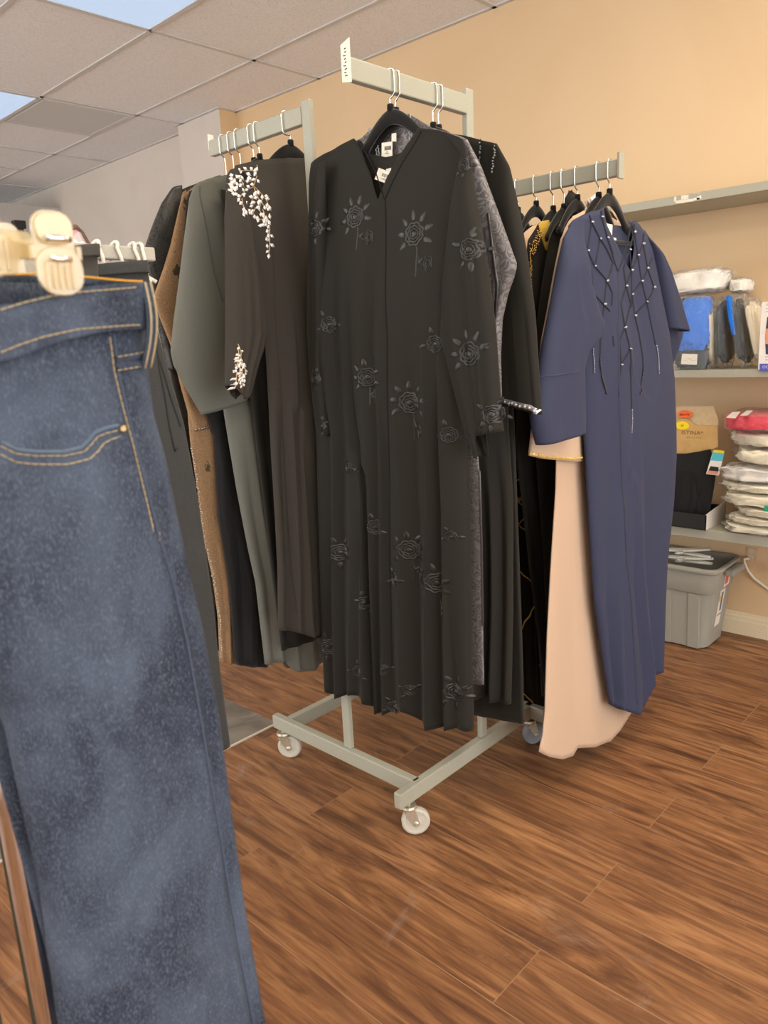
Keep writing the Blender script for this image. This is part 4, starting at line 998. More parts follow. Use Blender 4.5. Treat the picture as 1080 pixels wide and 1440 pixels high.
def stitch(cl, pts, mat, parent, dash=.0042, gap=.0016, w=.0011, h=.0010, off=.0012):
    q = [Vector(cl.surf(*p)) for p in pts]; mb = MB(); acc = 0
    P2 = []
    for a, b in zip(q, q[1:]):
        n = max(1, int((b-a).length/.0014)); P2 += [a.lerp(b, i/n) for i in range(n)]
    P2.append(q[-1]); k = max(2, int(dash/.0014)); gp_ = max(1, int(gap/.0014))
    for i in range(0, len(P2)-k, k+gp_): cl.ribbon(mb, P2[i:i+k+1], w, h, off)
    cl.ribbon(mb, P2, w*.5, h*.15, off*.6)
    return mb.link('stitching', mat, parent)
stitch(wbd, [(0, 436), (35, 425), (70, 417), (110, 411), (160, 407), (192, 404)], STITCH, wb)
stitch(wbd, [(0, 496), (30, 484), (60, 474), (110, 463), (160, 459), (196, 457)], STITCH, wb)
m = MB()
def backpt(px, py, off):
    yb = YJ+.030; d = ray(px, py); P_ = ony(px, py, yb)
    a, b = wbd.lr(P_.z); t = max(-1, min(1, 2*(P_.x-a)/(b-a)-1)); return Vector((P_.x, YJ+wbd.db*.9*sqrt(max(0, 1-abs(t)**2.6))-off, P_.z))
m.tube([backpt(px, py, .006) for px, py in ((0, 388), (20, 387), (40, 386.5), (60, 386), (80, 387.5), (100, 390), (120, 392), (140, 395), (160, 398), (176, 400.5))], .0010, 6)
m.link('stitching', ORANGE, wb, label='orange stitching inside the waist')
m = MB()
for i, w in enumerate((5, 3, 4, 3)): 
    c = backpt(4+i*6, 415-i*.5, .008); m.obox(c, (w*.0003, 0, 0), (0, .0003, 0), (0, 0, .0016))
m.link('printed_letters', PAPER, wb)
# pocket mouth, its bag and the rivet
for pts in ([(0, 627), (22, 638), (50, 641), (90, 641), (118, 635), (129, 624), (137, 614), (150, 609), (166, 605)], [(0, 639), (22, 650), (50, 653), (95, 653), (126, 645), (138, 634), (145, 624), (156, 618), (170, 613)]): stitch(jb, pts, STITCH, jr)
seam(jb, 'pocket_edge', [(0, 621), (22, 632), (50, 635), (90, 635), (114, 629), (125, 618), (133, 608), (148, 602), (166, 598)], plain('worn_denim_edge', (.10, .14, .20, 1), .85), jr, w=.0028, h=.002, n=6)
u_, z_ = jb.surf(172, 603); c_ = jb.at(u_, z_, .001)
MB().lathe(c_, (-.1, -1, 0), [(.0034, 0), (.0034, .0012), (.0020, .0020), (.0010, .0018)], 16).link('rivet', plain('brass_rivet', (.30, .22, .12, 1), .3, .9), jr, label='small brass pocket rivet')
stitch(jb, [(154, 474), (157, 495), (160, 520), (168, 555), (177, 590), (186, 622), (196, 664), (207, 710), (216, 748)], STITCH, jr)
stitch(jb, [(223, 748), (224, 760)], ORANGE, jr, w=.002)
seam(jb, 'side_seam', [(160, 470), (165, 520), (181, 590), (200, 664), (222, 750), (246, 830), (262, 900), (278, 990), (298, 1110), (318, 1230), (338, 1350), (356, 1438)], plain('seam_denim', (.07, .095, .15, 1), .85), jr, w=.0018, h=.0018, n=10)
m = MB()
for a, b in (((161, 506), (203, 498)), ((161, 517), (203, 511))): line(jb, m, [a, b], .0075, .004, .0015)
lp = m.link('belt_loop', DENIM, jr)
m = MB(); pts = [Vector(jb.at(*jb.surf(196, 398+i*12), .008+.010*sin(pi*i/10))) for i in range(11)]; pts = [p+Vector((.0035, 0, 0)) for p in pts]
for i in range(10):
    a, b = pts[i], pts[i+1]; m.add([a+Vector((-.005, .002, 0)), a+Vector((.005, .004, 0)), b+Vector((.005, .004, 0)), b+Vector((-.005, .002, 0)), a+Vector((-.005, .0045, 0)), a+Vector((.005, .0065, 0)), b+Vector((.005, .0065, 0)), b+Vector((-.005, .0045, 0))],
                                   [(0, 3, 2, 1), (4, 5, 6, 7), (0, 4, 7, 3), (1, 2, 6, 5)])
lp2 = m.link('belt_loop', DENIM, jr)
MB().tube([p+Vector((-.003, -.0004, 0)) for p in pts], .0007, 5).link('stitching', STITCH, lp2)
MB().tube([p+Vector((.003, .001, 0)) for p in pts], .0007, 5).link('stitching', STITCH, lp2)
for pts in ([(162, 502), (202, 495)], [(162, 521), (203, 514)]): stitch(jb, pts, STITCH, lp, off=.0045)

# clear clip hanger
ch = empty('clip_hanger', (.16, YJ-.01, 1.50), 'clear plastic clip hanger gripping the jeans waistband', 'hanger')
def hx(px, py, y=YJ-.02): return ony(px, py, y)
def rrect(cx, cz, w, h, r, y, n=5):
    out = []
    for sx, sz, a0 in ((1, 1, 0), (-1, 1, 90), (-1, -1, 180), (1, -1, 270)):
        for i in range(n+1):
            a = radians(a0+90*i/n); out.append(Vector((cx+sx*(w/2-r)+r*cos(a), y, cz+sz*(h/2-r)+r*sin(a))))
    return out
mid = hx(76, 358, YJ-.046); cx, cz = mid.x, mid.z; ks = 1.18
m = MB()
yc = YJ-.046                                       # clear of the cloth in front
m.prism(rrect(cx, cz+.002, .030, .056, .011, yc), (0, 1, 0), -.0035, .0)
m.prism(rrect(cx+.0005, cz-.012, .034, .034, .014, yc-.004), (0, 1, 0), -.003, .0)
m.prism(rrect(cx, cz+.017, .027, .022, .009, yc-.004), (0, 1, 0), -.003, 0)
MB().prism(rrect(cx, cz+.004, .027, .060, .010, YJ+.038), (0, 1, 0), .0, .0035).link('clip_jaw', CLEAR, ch, smooth=False, bevel=.0009)
for i in range(5): m.box(cx-.011+i*.0046, cx-.0088+i*.0046, yc-.0095, yc-.005, cz-.025, cz-.006-.002*(i % 2))
for sx in (-1, 1): m.box(cx+sx*.0165-.002, cx+sx*.0165+.002, yc-.006, yc, cz-.004, cz+.006)
cl_ = m.link('clip', CLEAR, ch, smooth=False, bevel=.0009)
m = MB()
m.tube([(cx-.009, yc-.0085, cz+.0095), (cx-.004, yc-.0105, cz+.010), (cx+.005, yc-.0105, cz+.0098), (cx+.009, yc-.0085, cz+.0095)], .0024, 8)
m.tube([(cx-.007, yc-.0100, cz-.0040), (cx+.008, yc-.0100, cz-.0042)], .0020, 8)
m.link('spring', plain('bright_steel', (.85, .86, .88, 1), .08, 1), cl_)
m = MB(); m.prism(rrect(cx-.075, cz+.010, .150, .020, .006, YJ-.012), (0, 1, 0), -.003, .003)
m.prism(rrect(cx-.060, cz+.012, .052, .030, .010, YJ-.018), (0, 1, 0), -.004, .002)
m.prism([Vector((cx-.042, YJ-.02, cz+.018)), Vector((cx-.020, YJ-.02, cz+.016)), Vector((cx-.014, YJ-.02, cz+.004)), Vector((cx-.018, YJ-.02, cz-.012)), Vector((cx-.046, YJ-.02, cz-.014))], (0, 1, 0), -.004, .004)
for i in range(4): m.box(cx-.044+i*.006, cx-.041+i*.006, YJ-.027, YJ-.022, cz-.010, cz+.012)
m.prism(rrect(cx-.046, cz+.022, .020, .044, .008, YJ-.022), (0, 1, 0), -.003, .003)
m.prism(rrect(cx-.012, cz+.006, .030, .012, .004, YJ-.012), (0, 1, 0), -.003, .003)
m.link('hanger_bar', CLEAR, ch, smooth=False, bevel=.0012)
RX, RZ = .10, 1.566
m = MB(); m.tube([(RX, YJ-.012, cz+.015), (RX, YJ-.012, RZ-.055), (RX-.004, YJ-.012, RZ-.04), (RX-.021, YJ-.012, RZ-.022)]+[(RX+.0195*cos(a), YJ-.012, RZ+.0195*sin(a)) for a in [radians(200-20*i) for i in range(12)]], .0018, 8)
m.link('hook', HOOKM, ch)
# chrome garment rail that carries it
cr = empty('garment_rail', (.20, 1.2, 0), 'chrome garment rail beside the jeans at the left edge', 'garment rail')
px_, py_ = .226, .76
MB().tube([(RX, .20, RZ), (RX, 2.3, RZ)], .016, 20).link('rail', CHROME, cr)
for y in (py_, 2.25):
    xx = px_ if y == py_ else .10
    MB().tube([(xx, y, .035), (xx, y, RZ+.02)], .017, 24).link('post', CHROME, cr)
    MB().box(xx-.25, xx+.02, y-.014, y+.014, .02, .045).link('foot', CHROME, cr, smooth=False, bevel=.003)
MB().tube([(RX-.0, py_, RZ), (px_, py_, RZ)], .012, 12).link('bracket', CHROME, cr)
# olive trousers behind the post
ot = Cloth(('y', .93), left=[('r', .0, 1.40), ('r', .02, .30)], right=[('r', .205, 1.40), ('r', .215, 1.0), ('r', .225, .30)], top=[('r', .0, 1.40), ('r', .2, 1.40)], hem=[('r', .0, .30), ('r', .23, .30)], df=.03, db=.03, amp=.01, nf=4, seed=110, nu=50, nz=40)
otr = empty('trousers', (.1, .93, .30), 'olive trousers hanging behind the chrome post at the left edge', 'trousers'); ot.build('trouser_leg', cloth('olive_twill', (.06, .058, .035), .85), otr)
m = MB(); m.tube([(RX, .93, 1.395), (RX, .93, RZ-.055), (RX-.004, .93, RZ-.04), (RX-.021, .93, RZ-.022)]+[(RX+.0195*cos(a), .93, RZ+.0195*sin(a)) for a in [radians(200-20*i) for i in range(12)]], .0018, 8)
m.tube([(.02, .93, 1.395), (.19, .93, 1.395)], .004, 8); m.link('hook', HOOKM, otr)

# ------------------------------------------------------------------ charcoal trousers and the pale rail behind the jeans
YT = 1.36
pr2 = empty('garment_rail', (.72, YT+.03, 0), 'pale beige garment rail behind the jeans with white hooks over it', 'garment rail')
BEIGEM = plain('beige_enamel', (.42, .40, .34, 1), .45)
za, zb2 = ony(170, 346, YT+.03).z, ony(170, 366, YT+.03).z
MB().box(.56, .835, YT+.02, YT+.038, zb2, za).link('rail', BEIGEM, pr2, smooth=False, bevel=.003)
MB().box(.58, .61, YT+.021, YT+.037, .03, zb2).link('post', BEIGEM, pr2, smooth=False, bevel=.002)
MB().box(.575, .615, YT-.22, YT+.28, .0, .03).link('foot', BEIGEM, pr2, smooth=False, bevel=.003)
def trousers(y, tl, tr, name, label, mat, right, left, hemz, seed, seampts=None):
    t = Cloth(('y', y), left=left, right=right, top=[tl, tr], hem=[('r', .3, hemz), ('r', 1.0, hemz)], df=.030, db=.02, amp=.012, nf=3, seed=seed, nu=70, nz=70)
    r_ = empty('trousers', (t.lr(t.zh)[1]-.1, y, hemz), label, 'trousers'); t.build('trouser_leg', mat, r_)
    zt_ = t.zt(0)
    w = Cloth(('y', y), left=[(l[0], l[1]) if len(l) == 2 else l for l in left[:2]], right=right[:2], top=[tl, tr], hem=[(tl[0], tl[1]+16), (tr[0], tr[1]+17)], df=.034, db=.024, amp=.001, nf=0, valleys=[], seed=1, nu=40, nz=8, topd=.95)
    w.build('waistband', mat, r_)
    if seampts: seam(t, 'seam', seampts, plain('charcoal_edge', (.018, .019, .019, 1), .8), r_, w=.004, h=.003)
    return t, r_
t1, t1r = trousers(YT, (128, 373), (204, 367), 'trousers', 'charcoal twill trousers hanging just behind the blue jeans', CHAR,
               [(205, 366), (211, 400), (213, 432), (230, 502), (257, 595), (273, 679), (285, 756), (297, 840), (305, 918), (314, 990), (321, 1040)], [(126, 374), (128, 450), (130, 640), ('r', .72, .43)], ony(320, 1045, YT).z, 120,
               [(211, 432), (222, 500), (240, 560), (254, 600)])
stitch(t1, [(132, 386), (160, 384), (200, 379)], plain('charcoal_thread', (.12, .12, .115, 1), .8), t1r, .012, .006, .003, .002)
seam(t1, 'pocket_seam', [(218, 470), (224, 520), (232, 560), (238, 600), (246, 634), (250, 630)], plain('charcoal_edge', (.018, .019, .019, 1), .8), t1r, w=.004, h=.003)
t2, t2r = trousers(YT-.10, (96, 347), (136, 345), 'trousers', 'dark grey trousers between the jeans clip and the charcoal trousers', CHAR2,
               [(136, 345), (138, 400), (140, 460), (150, 560), ('r', .66, .5)], [(95, 347), (95, 420), ('r', .5, .5)], .48, 121)
stitch(t2, [(98, 349), (118, 347), (135, 346.5)], plain('pale_thread', (.62, .58, .48, 1), .7), t2r, .008, .003, .006, .004)
# white plastic hooks over the pale rail
def whook(px, tilt, label):
    c = ony(px, 356, YT+.029); h = empty('plastic_hanger', (c.x, YT+.029, zb2), label, 'hanger', 'white plastic hangers on the pale rail')
    m = MB(); pts = []
    for i in range(13):
        a = pi*i/12; pts.append((c.x+tilt*sin(a)*.006, YT+.029-.0145*cos(a), za-.006+.0125*sin(a)))
    pts = [(c.x+tilt*.012, YT+.029-.012, zb2-.030), (c.x+tilt*.006, YT+.029-.0145, zb2+.004)]+pts+[(c.x-.002, YT+.0435, za-.026)]
    m.tube(pts, .0036, 8); m.link('hook', WHITEP, h)
    m = MB(); z0 = zb2-.030; m.tube([(c.x+tilt*.012-.022, YT+.012, z0-.012), (c.x+tilt*.012, YT+.017, z0), (c.x+tilt*.012+.016, YT+.014, z0-.010)], .004, 8); m.link('hanger_body', WHITEP, h)
whook(134, 1, 'white plastic hanger hook leftmost on the pale rail, by the dark waistband')
whook(160, 1, 'white plastic hanger hook second from left on the pale rail')
whook(184, 1, 'white plastic hanger hook third from left on the pale rail')
whook(195, .5, 'white plastic hanger hook rightmost on the pale rail, touching the black jacquard sleeve')
# printed pouch behind the clip
ppz = ony(108, 335, 1.62)
po = Cloth(('y', 1.62), left=[(92, 332), (95, 372)], right=[(110, 322), (122, 348), (140, 366), (142, 374)], top=[(90, 330), (97, 321), (104, 319), (113, 326), (124, 344), (142, 368)], hem=[(90, 470), (142, 470)], df=.03, db=.03, amp=.008, nf=3, seed=130, nu=40, nz=24)
por = empty('printed_top', (ppz.x, 1.62, po.zh), 'pink and white printed top showing behind the clear clip', 'top')
def pmat():
    k = NT('pink_white_print'); v = k.coord(); n = k.noise(v, 16, 2, .5, .6)
    k.set(Base_Color=k.ramp(n, [(.42, (.72, .74, .80)), (.5, (.55, .50, .52)), (.58, (.62, .30, .38))], 'CONSTANT'), Roughness=.4); return k.m
po.build('body', pmat(), por)
m = MB(); line(po, m, [(98, 321), (106, 319), (114, 326), (124, 343), (141, 367)], .010, .006, .002); m.link('trim', plain('brown_binding', (.16, .09, .06, 1), .7), por)
MB().box(ppz.x-.02, ppz.x+.02, 1.60, 1.64, 0, po.zh+.02).link('stand', BEIGEM, por, smooth=False)
# a dark sign box on the far wall
a = ony(20, 309, 5.5); b = ony(37, 317, 5.5)
sb = MB().box(a.x, b.x, 5.5, 5.56, b.z-.02, a.z).link('display_box', BLACKP, None, smooth=False, at=(a.x, 5.5, b.z), bevel=.003)
tag(sb, 'small black box in the far background above the clear clip', 'box')
MB().box((a.x+b.x)/2-.02, (a.x+b.x)/2+.02, 5.51, 5.55, 0, b.z-.02).link('stand', BLACKP, sb, smooth=False)

# ------------------------------------------------------------------ wall shelves
SX = 3.0; YS0, YS1 = -.35, 1.75
def shelf(z0, z1, label, holes=False):
    s = empty('wall_shelf', (WX, .7, z0), label, 'shelf')
    m = MB(); m.box(SX, WX, YS0, YS1, z0, z1)
    m.link('deck', SHELFM, s, smooth=False, bevel=.002)
    for y in (YS0+.02, .25, YS1-.02):
        b = MB(); b.prism([Vector((SX+.12, y, z0+.001)), Vector((WX, y, z0+.001)), Vector((WX, y, z0-.055)), Vector((WX-.03, y, z0-.055)), Vector((SX+.12, y, z0-.010))], (0, 1, 0), -.002, .002)
        b.link('bracket', SHELFM, s, smooth=False)
    if holes:
        h = MB(); n = 0
        y = YS0+.05
        while y < YS1-.05 and n < 96:
            h.box(SX+.05, SX+.054, y, y+.006, z0-.0006, z0+.0004); y += .013 if n % 2 == 0 else .024; n += 1
        o = h.link('perforations', plain('perforation_light', (.60, .55, .42, 1), .6), s, smooth=False)
    return s
ZU, ZM, ZL = 1.805, 1.155, .526
su = shelf(1.774, ZU, 'top grey metal wall shelf, empty, with torn white tape on its edge', True)
shelf(1.126, ZM, 'middle grey metal wall shelf carrying bagged blue and white clothes')
shelf(.486, ZL, 'lowest grey metal wall shelf above the grey storage tote')
m = MB(); rnd = random.Random(3)
for (pa, pb_) in (((948, 275), (951, 283)), ((958, 275), (968, 280)), ((975, 270), (985, 271.5)), ((980, 276), (986, 281)), ((950, 283), (984, 281.5))):
    a, b = onx(*pa, SX-.0005), onx(*pb_, SX-.0005)
    n = 6; up_ = []; lo_ = []
    for i in range(n+1):
        y = lerp(a.y, b.y, i/n); zt_ = max(a.z, b.z) if abs(a.z-b.z) > .008 else (a.z+b.z)/2+.003
        zl_ = min(a.z, b.z) if abs(a.z-b.z) > .008 else (a.z+b.z)/2-.003
        up_.append(Vector((SX-.0002, y, min(1.803, zt_+rnd.uniform(-.003, .002))))); lo_.append(Vector((SX-.0002, y, max(1.776, zl_+rnd.uniform(-.002, .003)))))
    m.prism(up_+lo_[::-1], (-1, 0, 0), 0, .0006)
m.link('tape', plain('white_tape', (.78, .74, .62, 1), .7), su, smooth=False, label='torn white tape')

# ------------------------------------------------------------------ bagged clothes
def pillow(c, ax, ay, az, pw=3.2, nz=.10, seed=1, nu=64, nv=32, fold=0):
    """a squashed, creased package: three half-axes"""
    c, ax, ay, az = map(Vector, (c, ax, ay, az)); vs = []; fs = []
    f = lambda t: math.copysign(abs(t)**(2/pw), t)
    for j in range(nv+1):
        ph = -pi/2+pi*j/nv
        for i in range(nu):
            th = 2*pi*i/nu
            x, y, z = f(cos(ph))*f(cos(th)), f(cos(ph))*f(sin(th)), f(sin(ph))
            p = Vector((x*2.2+seed*3.1, y*2.2, z*1.5+seed))
            cr_ = (.5-abs(mnoise.noise(p*2.3+Vector((3, 1, 7)))*1.6))*nz*.9+(.5-abs(mnoise.noise(p*4.7))*1.6)*nz*.45
            d = 1-nz*.55+nz*mnoise.noise(p*1.3)+cr_
            zz = z*(1+nz*2.2*mnoise.noise(p*1.7+Vector((9, 0, 0)))+cr_*1.6)
            if fold: zz += fold*.10*sin(z*fold*2.2)*(abs(x) > .3 or abs(y) > .3)
            vs.append(c+ax*x*d+ay*y*d+az*max(-1, min(1, zz)))
    for j in range(nv):
        for i in range(nu): fs.append((j*nu+i, j*nu+(i+1) % nu, (j+1)*nu+(i+1) % nu, (j+1)*nu+i))
    return vs, fs
def bagged(c, ax, ay, az, mat, label, cat='bagged clothes', group=None, seed=1, pw=3.2, nz=.10, inner=.92, name='bagged_garment', tail=None):
    r_ = empty(name, Vector(c)-Vector(az) if abs(Vector(az).z) > .01 else Vector(c), label, cat, group)
    v, f_ = pillow(c, Vector(ax)*inner, Vector(ay)*inner, Vector(az)*inner, pw, nz, seed, fold=2)
    link('folded_garment', v, f_, mat, r_)
    v, f_ = pillow(c, ax, ay, az, pw*.9, nz*1.25, seed+.13)
    k = len(v)
    if tail:
        d, w_, h_ = tail; d, w_, h_ = map(Vector, (d, w_, h_)); c0 = Vector(c)+d*.9
        n = 10
        for i in range(n+1):
            s = -1+2*i/n
            v += [c0+w_*s+h_*.5*mnoise.noise(Vector((s*3, seed, 0))), c0+d*.22+w_*s*.9+h_*(.3+.9*mnoise.noise(Vector((s*3.7, seed, 4))))]
        f_ += [(k+2*i, k+2*i+2, k+2*i+3, k+2*i+1) for i in range(n)]
    link('plastic_bag', v, f_, FILM, r_)
    return r_
ex, ey, ez = Vector((1, 0, 0)), Vector((0, 1, 0)), Vector((0, 0, 1))
# stack on the lowest shelf
names = ['lowest', 'second from bottom', 'third from bottom', 'fourth from bottom, green label', 'fifth from bottom', 'sixth', 'seventh from bottom', 'just under the red package']
ys = [752, 740, 728, 715, 694, 681, 656, 631, 608]
lx = [1006, 1012, 1019, 1003, 1000, 1006, 1021, 1009]
zs = [onx(1046, y, 2.985).z for y in ys]; zs[0] = ZL+.001
for i in range(8):
    z0, z1 = zs[i]+.0005, zs[i+1]-.0003; yl = onx(lx[i], (ys[i]+ys[i+1])/2, 2.985).y; y0 = .66+.01*(i % 3)
    tw = .012*((i*7) % 5-2)
    bagged((3.115, (yl+y0)/2, (z0+z1)/2), ex*.140+ey*tw, ey*(yl-y0)/2, ez*(z1-z0)/2, CREAMC if i != 5 else WHITEC,
           'cream bagged garment in the stack on the lowest shelf, %s' % names[i] if i != 5 else 'whiter bagged garment in the stack on the lowest shelf, sixth from bottom', group='bagged clothes stacked on the lowest shelf', seed=i*1.7+1, pw=3.2, nz=.13, inner=.93)
zt_ = zs[8]; yl = onx(1006, 598, 2.97).y
rd = bagged((3.12, (yl+.66)/2, zt_+.036), ex*.155+ey*.01, ey*(yl-.66)/2, ez*.034, REDC, 'bright red folded garment in plastic on top of the stack', seed=21, pw=6.5, nz=.05, inner=.94)
for q, nm in ((((1030, 579.5), (1041, 579), (1034, 588.5), (1021, 587.5)), 'barcode_label'), (((1050, 577.5), (1059, 577.5), (1051, 584.5), (1041, 584.5)), 'paper_label')):
    pts = [onz(*p, zt_+.0725) for p in q]
    MB().prism(pts, (0, 0, 1), 0, .001).link(nm, plain('label_white', (.82, .78, .74, 1), .5), rd, smooth=False, label='white sticker')
lp_ = onx(1080, 715, 2.975)
MB().box(2.968, 2.972, lp_.y-.03, lp_.y+.012, onx(1078, 718, 2.972).z-.003, onx(1078, 711, 2.972).z).link('green_label', plain('green_label', (.02, .30, .16, 1), .5), bpy.data.objects['bagged_garment.003'], smooth=False)

# black tray with the carded black shorts
t = empty('display_tray', (3.07, 1.25, ZL), 'shallow black tray with a white inside standing on the lowest shelf', 'tray')
T0, T1, T2, T3 = 2.985, 3.20, 1.088, 1.44
zt2 = ZL+.062
m = MB(); m.box(T0, T0+.004, T2, T3, ZL, zt2, 0); m.box(T0, T1, T2+.004, T3, ZL, ZL+.003, 0); m.box(T1-.004, T1, T2, T3, ZL, zt2, 0); m.box(T0, T1, T3-.004, T3, ZL, zt2, 0)
m.link('tray_body', BLACKP, t, smooth=False)
MB().prism([Vector((T0, T2, ZL)), Vector((T1, T2, ZL)), Vector((T1, T2, zt2+.02)), Vector((T0+.03, T2, zt2+.004)), Vector((T0, T2, zt2))], (0, 1, 0), 0, .004).link('side_wall', plain('white_card', (.70, .66, .62, 1), .6), t, smooth=False, label='white card side')
k_ = empty('carded_shorts', (3.06, 1.25, ZL+.004), 'black shorts on a tan card with orange and yellow stickers', 'shorts')
XC = 3.085
cb = [onx(*q, XC+.012) for q in ((930, 572), (1002, 571), (1010, 588), (1010, 640), (930, 640))]
MB().prism(cb, (-1, 0, 0), -.002, .0).link('backing_card', CREAMK, k_, smooth=False, label='paler card behind')
fc = [(926, 605), (941, 604), (949, 593), (955, 589), (964, 588.5), (969, 590.5), (975, 596), (980, 598.5), (1009, 598.5), (1010, 628), (1000, 633), (985, 635.5), (965, 637.5), (926, 638)]
kc = MB().prism([onx(*q, XC) for q in fc][::-1], (-1, 0, 0), -.004, .001).link('front_card', KRAFT, k_, smooth=False, label='tan card sleeve')
def on_card(mb, s, px, py, size, x, m=0, align='CENTER', squash=1): text_into(mb, s, size, onx(px, py, x), (0, -1, 0), (0, 0, 1), (-1, 0, 0), .0006, align, m, squash=squash)
m = MB(); on_card(m, 'ISTINA*', 989, 609.5, .0225, XC-.001, align='RIGHT', squash=1.15); m.link('lettering', plain('brown_ink', (.26, .145, .05, 1), .6), kc, smooth=False)
m = MB(); on_card(m, '/ B R I L L A T E', 986, 616, .0062, XC-.001, align='RIGHT', squash=1.5); 
for y in (620, 623, 626): on_card(m, '- - - - - - - - - -', 964, y, .006, XC-.001)
m.link('small_print', plain('brown_ink2', (.30, .18, .07, 1), .6), kc, smooth=False)
def oval(px, py, w, h, x): c = onx(px, py, x); return [c+Vector((0, w/2*cos(a), h/2*sin(a))) for a in [2*pi*i/28 for i in range(28)]]
so = MB().prism(oval(963, 582.5, .056, .030, XC-.002), (-1, 0, 0), -.006, .001).link('round_sticker', plain('orange_sticker', (.95, .14, .01, 1), .4), k_, smooth=False, label='orange oval sticker')
m = MB(); on_card(m, '8RL/TTE', 963, 583.3, .0115, XC-.003); m.link('lettering', plain('dark_red_ink', (.20, .01, .01, 1), .5), so, smooth=False)
sy = MB().prism(oval(959.5, 598.3, .058, .034, XC-.002), (-1, 0, 0), 0, .001).link('round_sticker', plain('yellow_sticker', (.95, .72, .0, 1), .4), k_, smooth=False, label='yellow oval sticker')
m = MB(); on_card(m, 'S.P', 959.5, 598.4, .010, XC-.003); m.link('lettering', INK, sy, smooth=False)
sh = Cloth(('x', 3.065), left=[(925, 638), (915, 720)], right=[(1000, 634), (1008, 660), (1002, 700), (996, 728)], top=[(926, 638), (965, 638), (985, 635), (1000, 632)], hem=[(915, 728), (996, 730)], df=.025, db=.012, amp=.018, nf=4, seed=140, nu=90, nz=50, fs=.05, valleys=[((956, 655), (950, 700), .8), ((974, 655), (985, 700), .8), ((992, 668), (978, 735), .9)])
sh.build('shorts', cloth('black_jersey', (.014, .014, .015), .8, bump=.3), k_)
XT = 3.028
htg = MB().prism([onx(*q, XT) for q in ((1003.5, 632.5), (1019, 634), (1011, 668.5), (993, 666.5))][::-1], (-1, 0, 0), 0, .001).link('hang_tag', plain('tag_white', (.78, .74, .70, 1), .5), k_, smooth=False, label='white hang tag with yellow and cyan bands')
def band(q, mat, nm, e): MB().prism([onx(*p, XT-e) for p in q][::-1], (-1, 0, 0), 0, .0006).link(nm, mat, htg, smooth=False)
band(((1003.5, 632.5), (1019, 634), (1018, 637.5), (1002.6, 636)), plain('tag_yellow', (.75, .60, .02, 1), .5), 'yellow_band', .001)
band(((1002.6, 636), (1018, 637.5), (1015.3, 648.5), (999.5, 647.5)), plain('tag_cyan', (.08, .50, .62, 1), .5), 'cyan_band', .001)
band(((999, 655.5), (1010.5, 657), (1010, 663), (996.5, 661.5)), BLACKP, 'printed_shorts', .001)
band(((995.5, 661.5), (1010, 663), (1009, 667.6), (994, 666)), plain('tag_orange', (.75, .30, .18, 1), .5), 'printed_skin', .0008)

# packs on the middle shelf
def onS(px, py, x=3.05): return onx(px, py, x)
bx = 3.055
a, b = onS(952, 418, bx), onS(999, 517, bx)
cB = Vector((bx, (a.y+b.y)/2, (a.z+ZM)/2)); hw = abs(a.y-b.y)/2; hh = (a.z-ZM)/2
bl = empty('bagged_garment', (bx, cB.y, ZM), 'royal blue and navy shirt in clear plastic standing at the front of the middle shelf', 'bagged clothes')
lean = Vector((.02, .0, hh))
v, f_ = pillow(cB+Vector((0, -.004, hh*.25)), ex*.020, ey*hw*.86, Vector((.015, 0, hh*.72)), 3.6, .15, 31, 64, 40); link('blue_panel', v, f_, BLUEC, bl)
v, f_ = pillow(cB+Vector((.001, .002, -hh*.60)), ex*.022, ey*hw*.98, Vector((.008, .005, hh*.38)), 3.6, .15, 32, 64, 40); link('navy_panel', v, f_, NAVYC, bl)
v, f_ = pillow(cB+Vector((.010, hw*.98, hh*.2)), ex*.018, ey*hw*.55, Vector((.015, .0, hh*.78)), 3.6, .15, 33, 48, 30); link('navy_panel', v, f_, NAVYC, bl)
v, f_ = pillow(cB+Vector((0, .012, -.001)), ex*.031, ey*hw*1.25, Vector((.012, 0, hh*.995)), 4.5, .08, 34, 72, 44); link('plastic_bag', v, f_, FILM, bl)
lb = MB().prism([onx(*q, bx-.034) for q in ((959.5, 497.5), (981, 498), (980, 513), (957.5, 512))][::-1], (-1, 0, 0), 0, .001).link('paper_label', PAPER, bl, smooth=False, label='white paper label with faint writing')
m = MB(); rnd = random.Random(6)
for i in range(5):
    c_ = onx(964+i*3.2, 502+rnd.uniform(0, 6), bx-.0354); m.obox(c_, (.0002, 0, 0), (0, rnd.uniform(.003, .006), rnd.uniform(-.001, .001)), (0, 0, .0008))
m.link('handwriting', plain('faint_ink', (.36, .30, .28, 1), .7), lb, smooth=False)
def standing(px0, px1, pyt, pyb, lean_px, mat, label, seed, x=3.13, dx=.09, th=.74, group=None, mats=None):
    """thin pack standing on edge: front edge from (px0,px1) at the top, shifted by lean_px at the foot"""
    A = onx((px0+px1)/2, pyt, x-dx); B = onx((px0+px1)/2+lean_px, pyb, x-dx)
    c = Vector((x, (A.y+B.y)/2, (A.z+ZM)/2+.001)); zax = Vector((0, (A.y-B.y)/2, (A.z-ZM)/2))
    w = abs(onx(px0, pyt, x-dx).y-onx(px1, pyt, x-dx).y)/2*th
    return bagged(c, ex*dx, ey*w, zax*.99, mat, label, seed=seed, pw=4, nz=.08, inner=.88, group=group), c, w, zax
standing(990, 1004, 428, 508, -2, CREAMC, 'cream folded shirt in plastic standing behind the royal blue pack', 41)
standing(1000, 1016, 416, 506, 2, NAVYC, 'dark navy folded shirt in plastic standing upright on the middle shelf', 42)
r2, c2, w2, z2 = standing(1016, 1036, 413, 506, 16, NAVYC, 'navy shirt with a blue stripe in plastic, leaning on the middle shelf', 43)
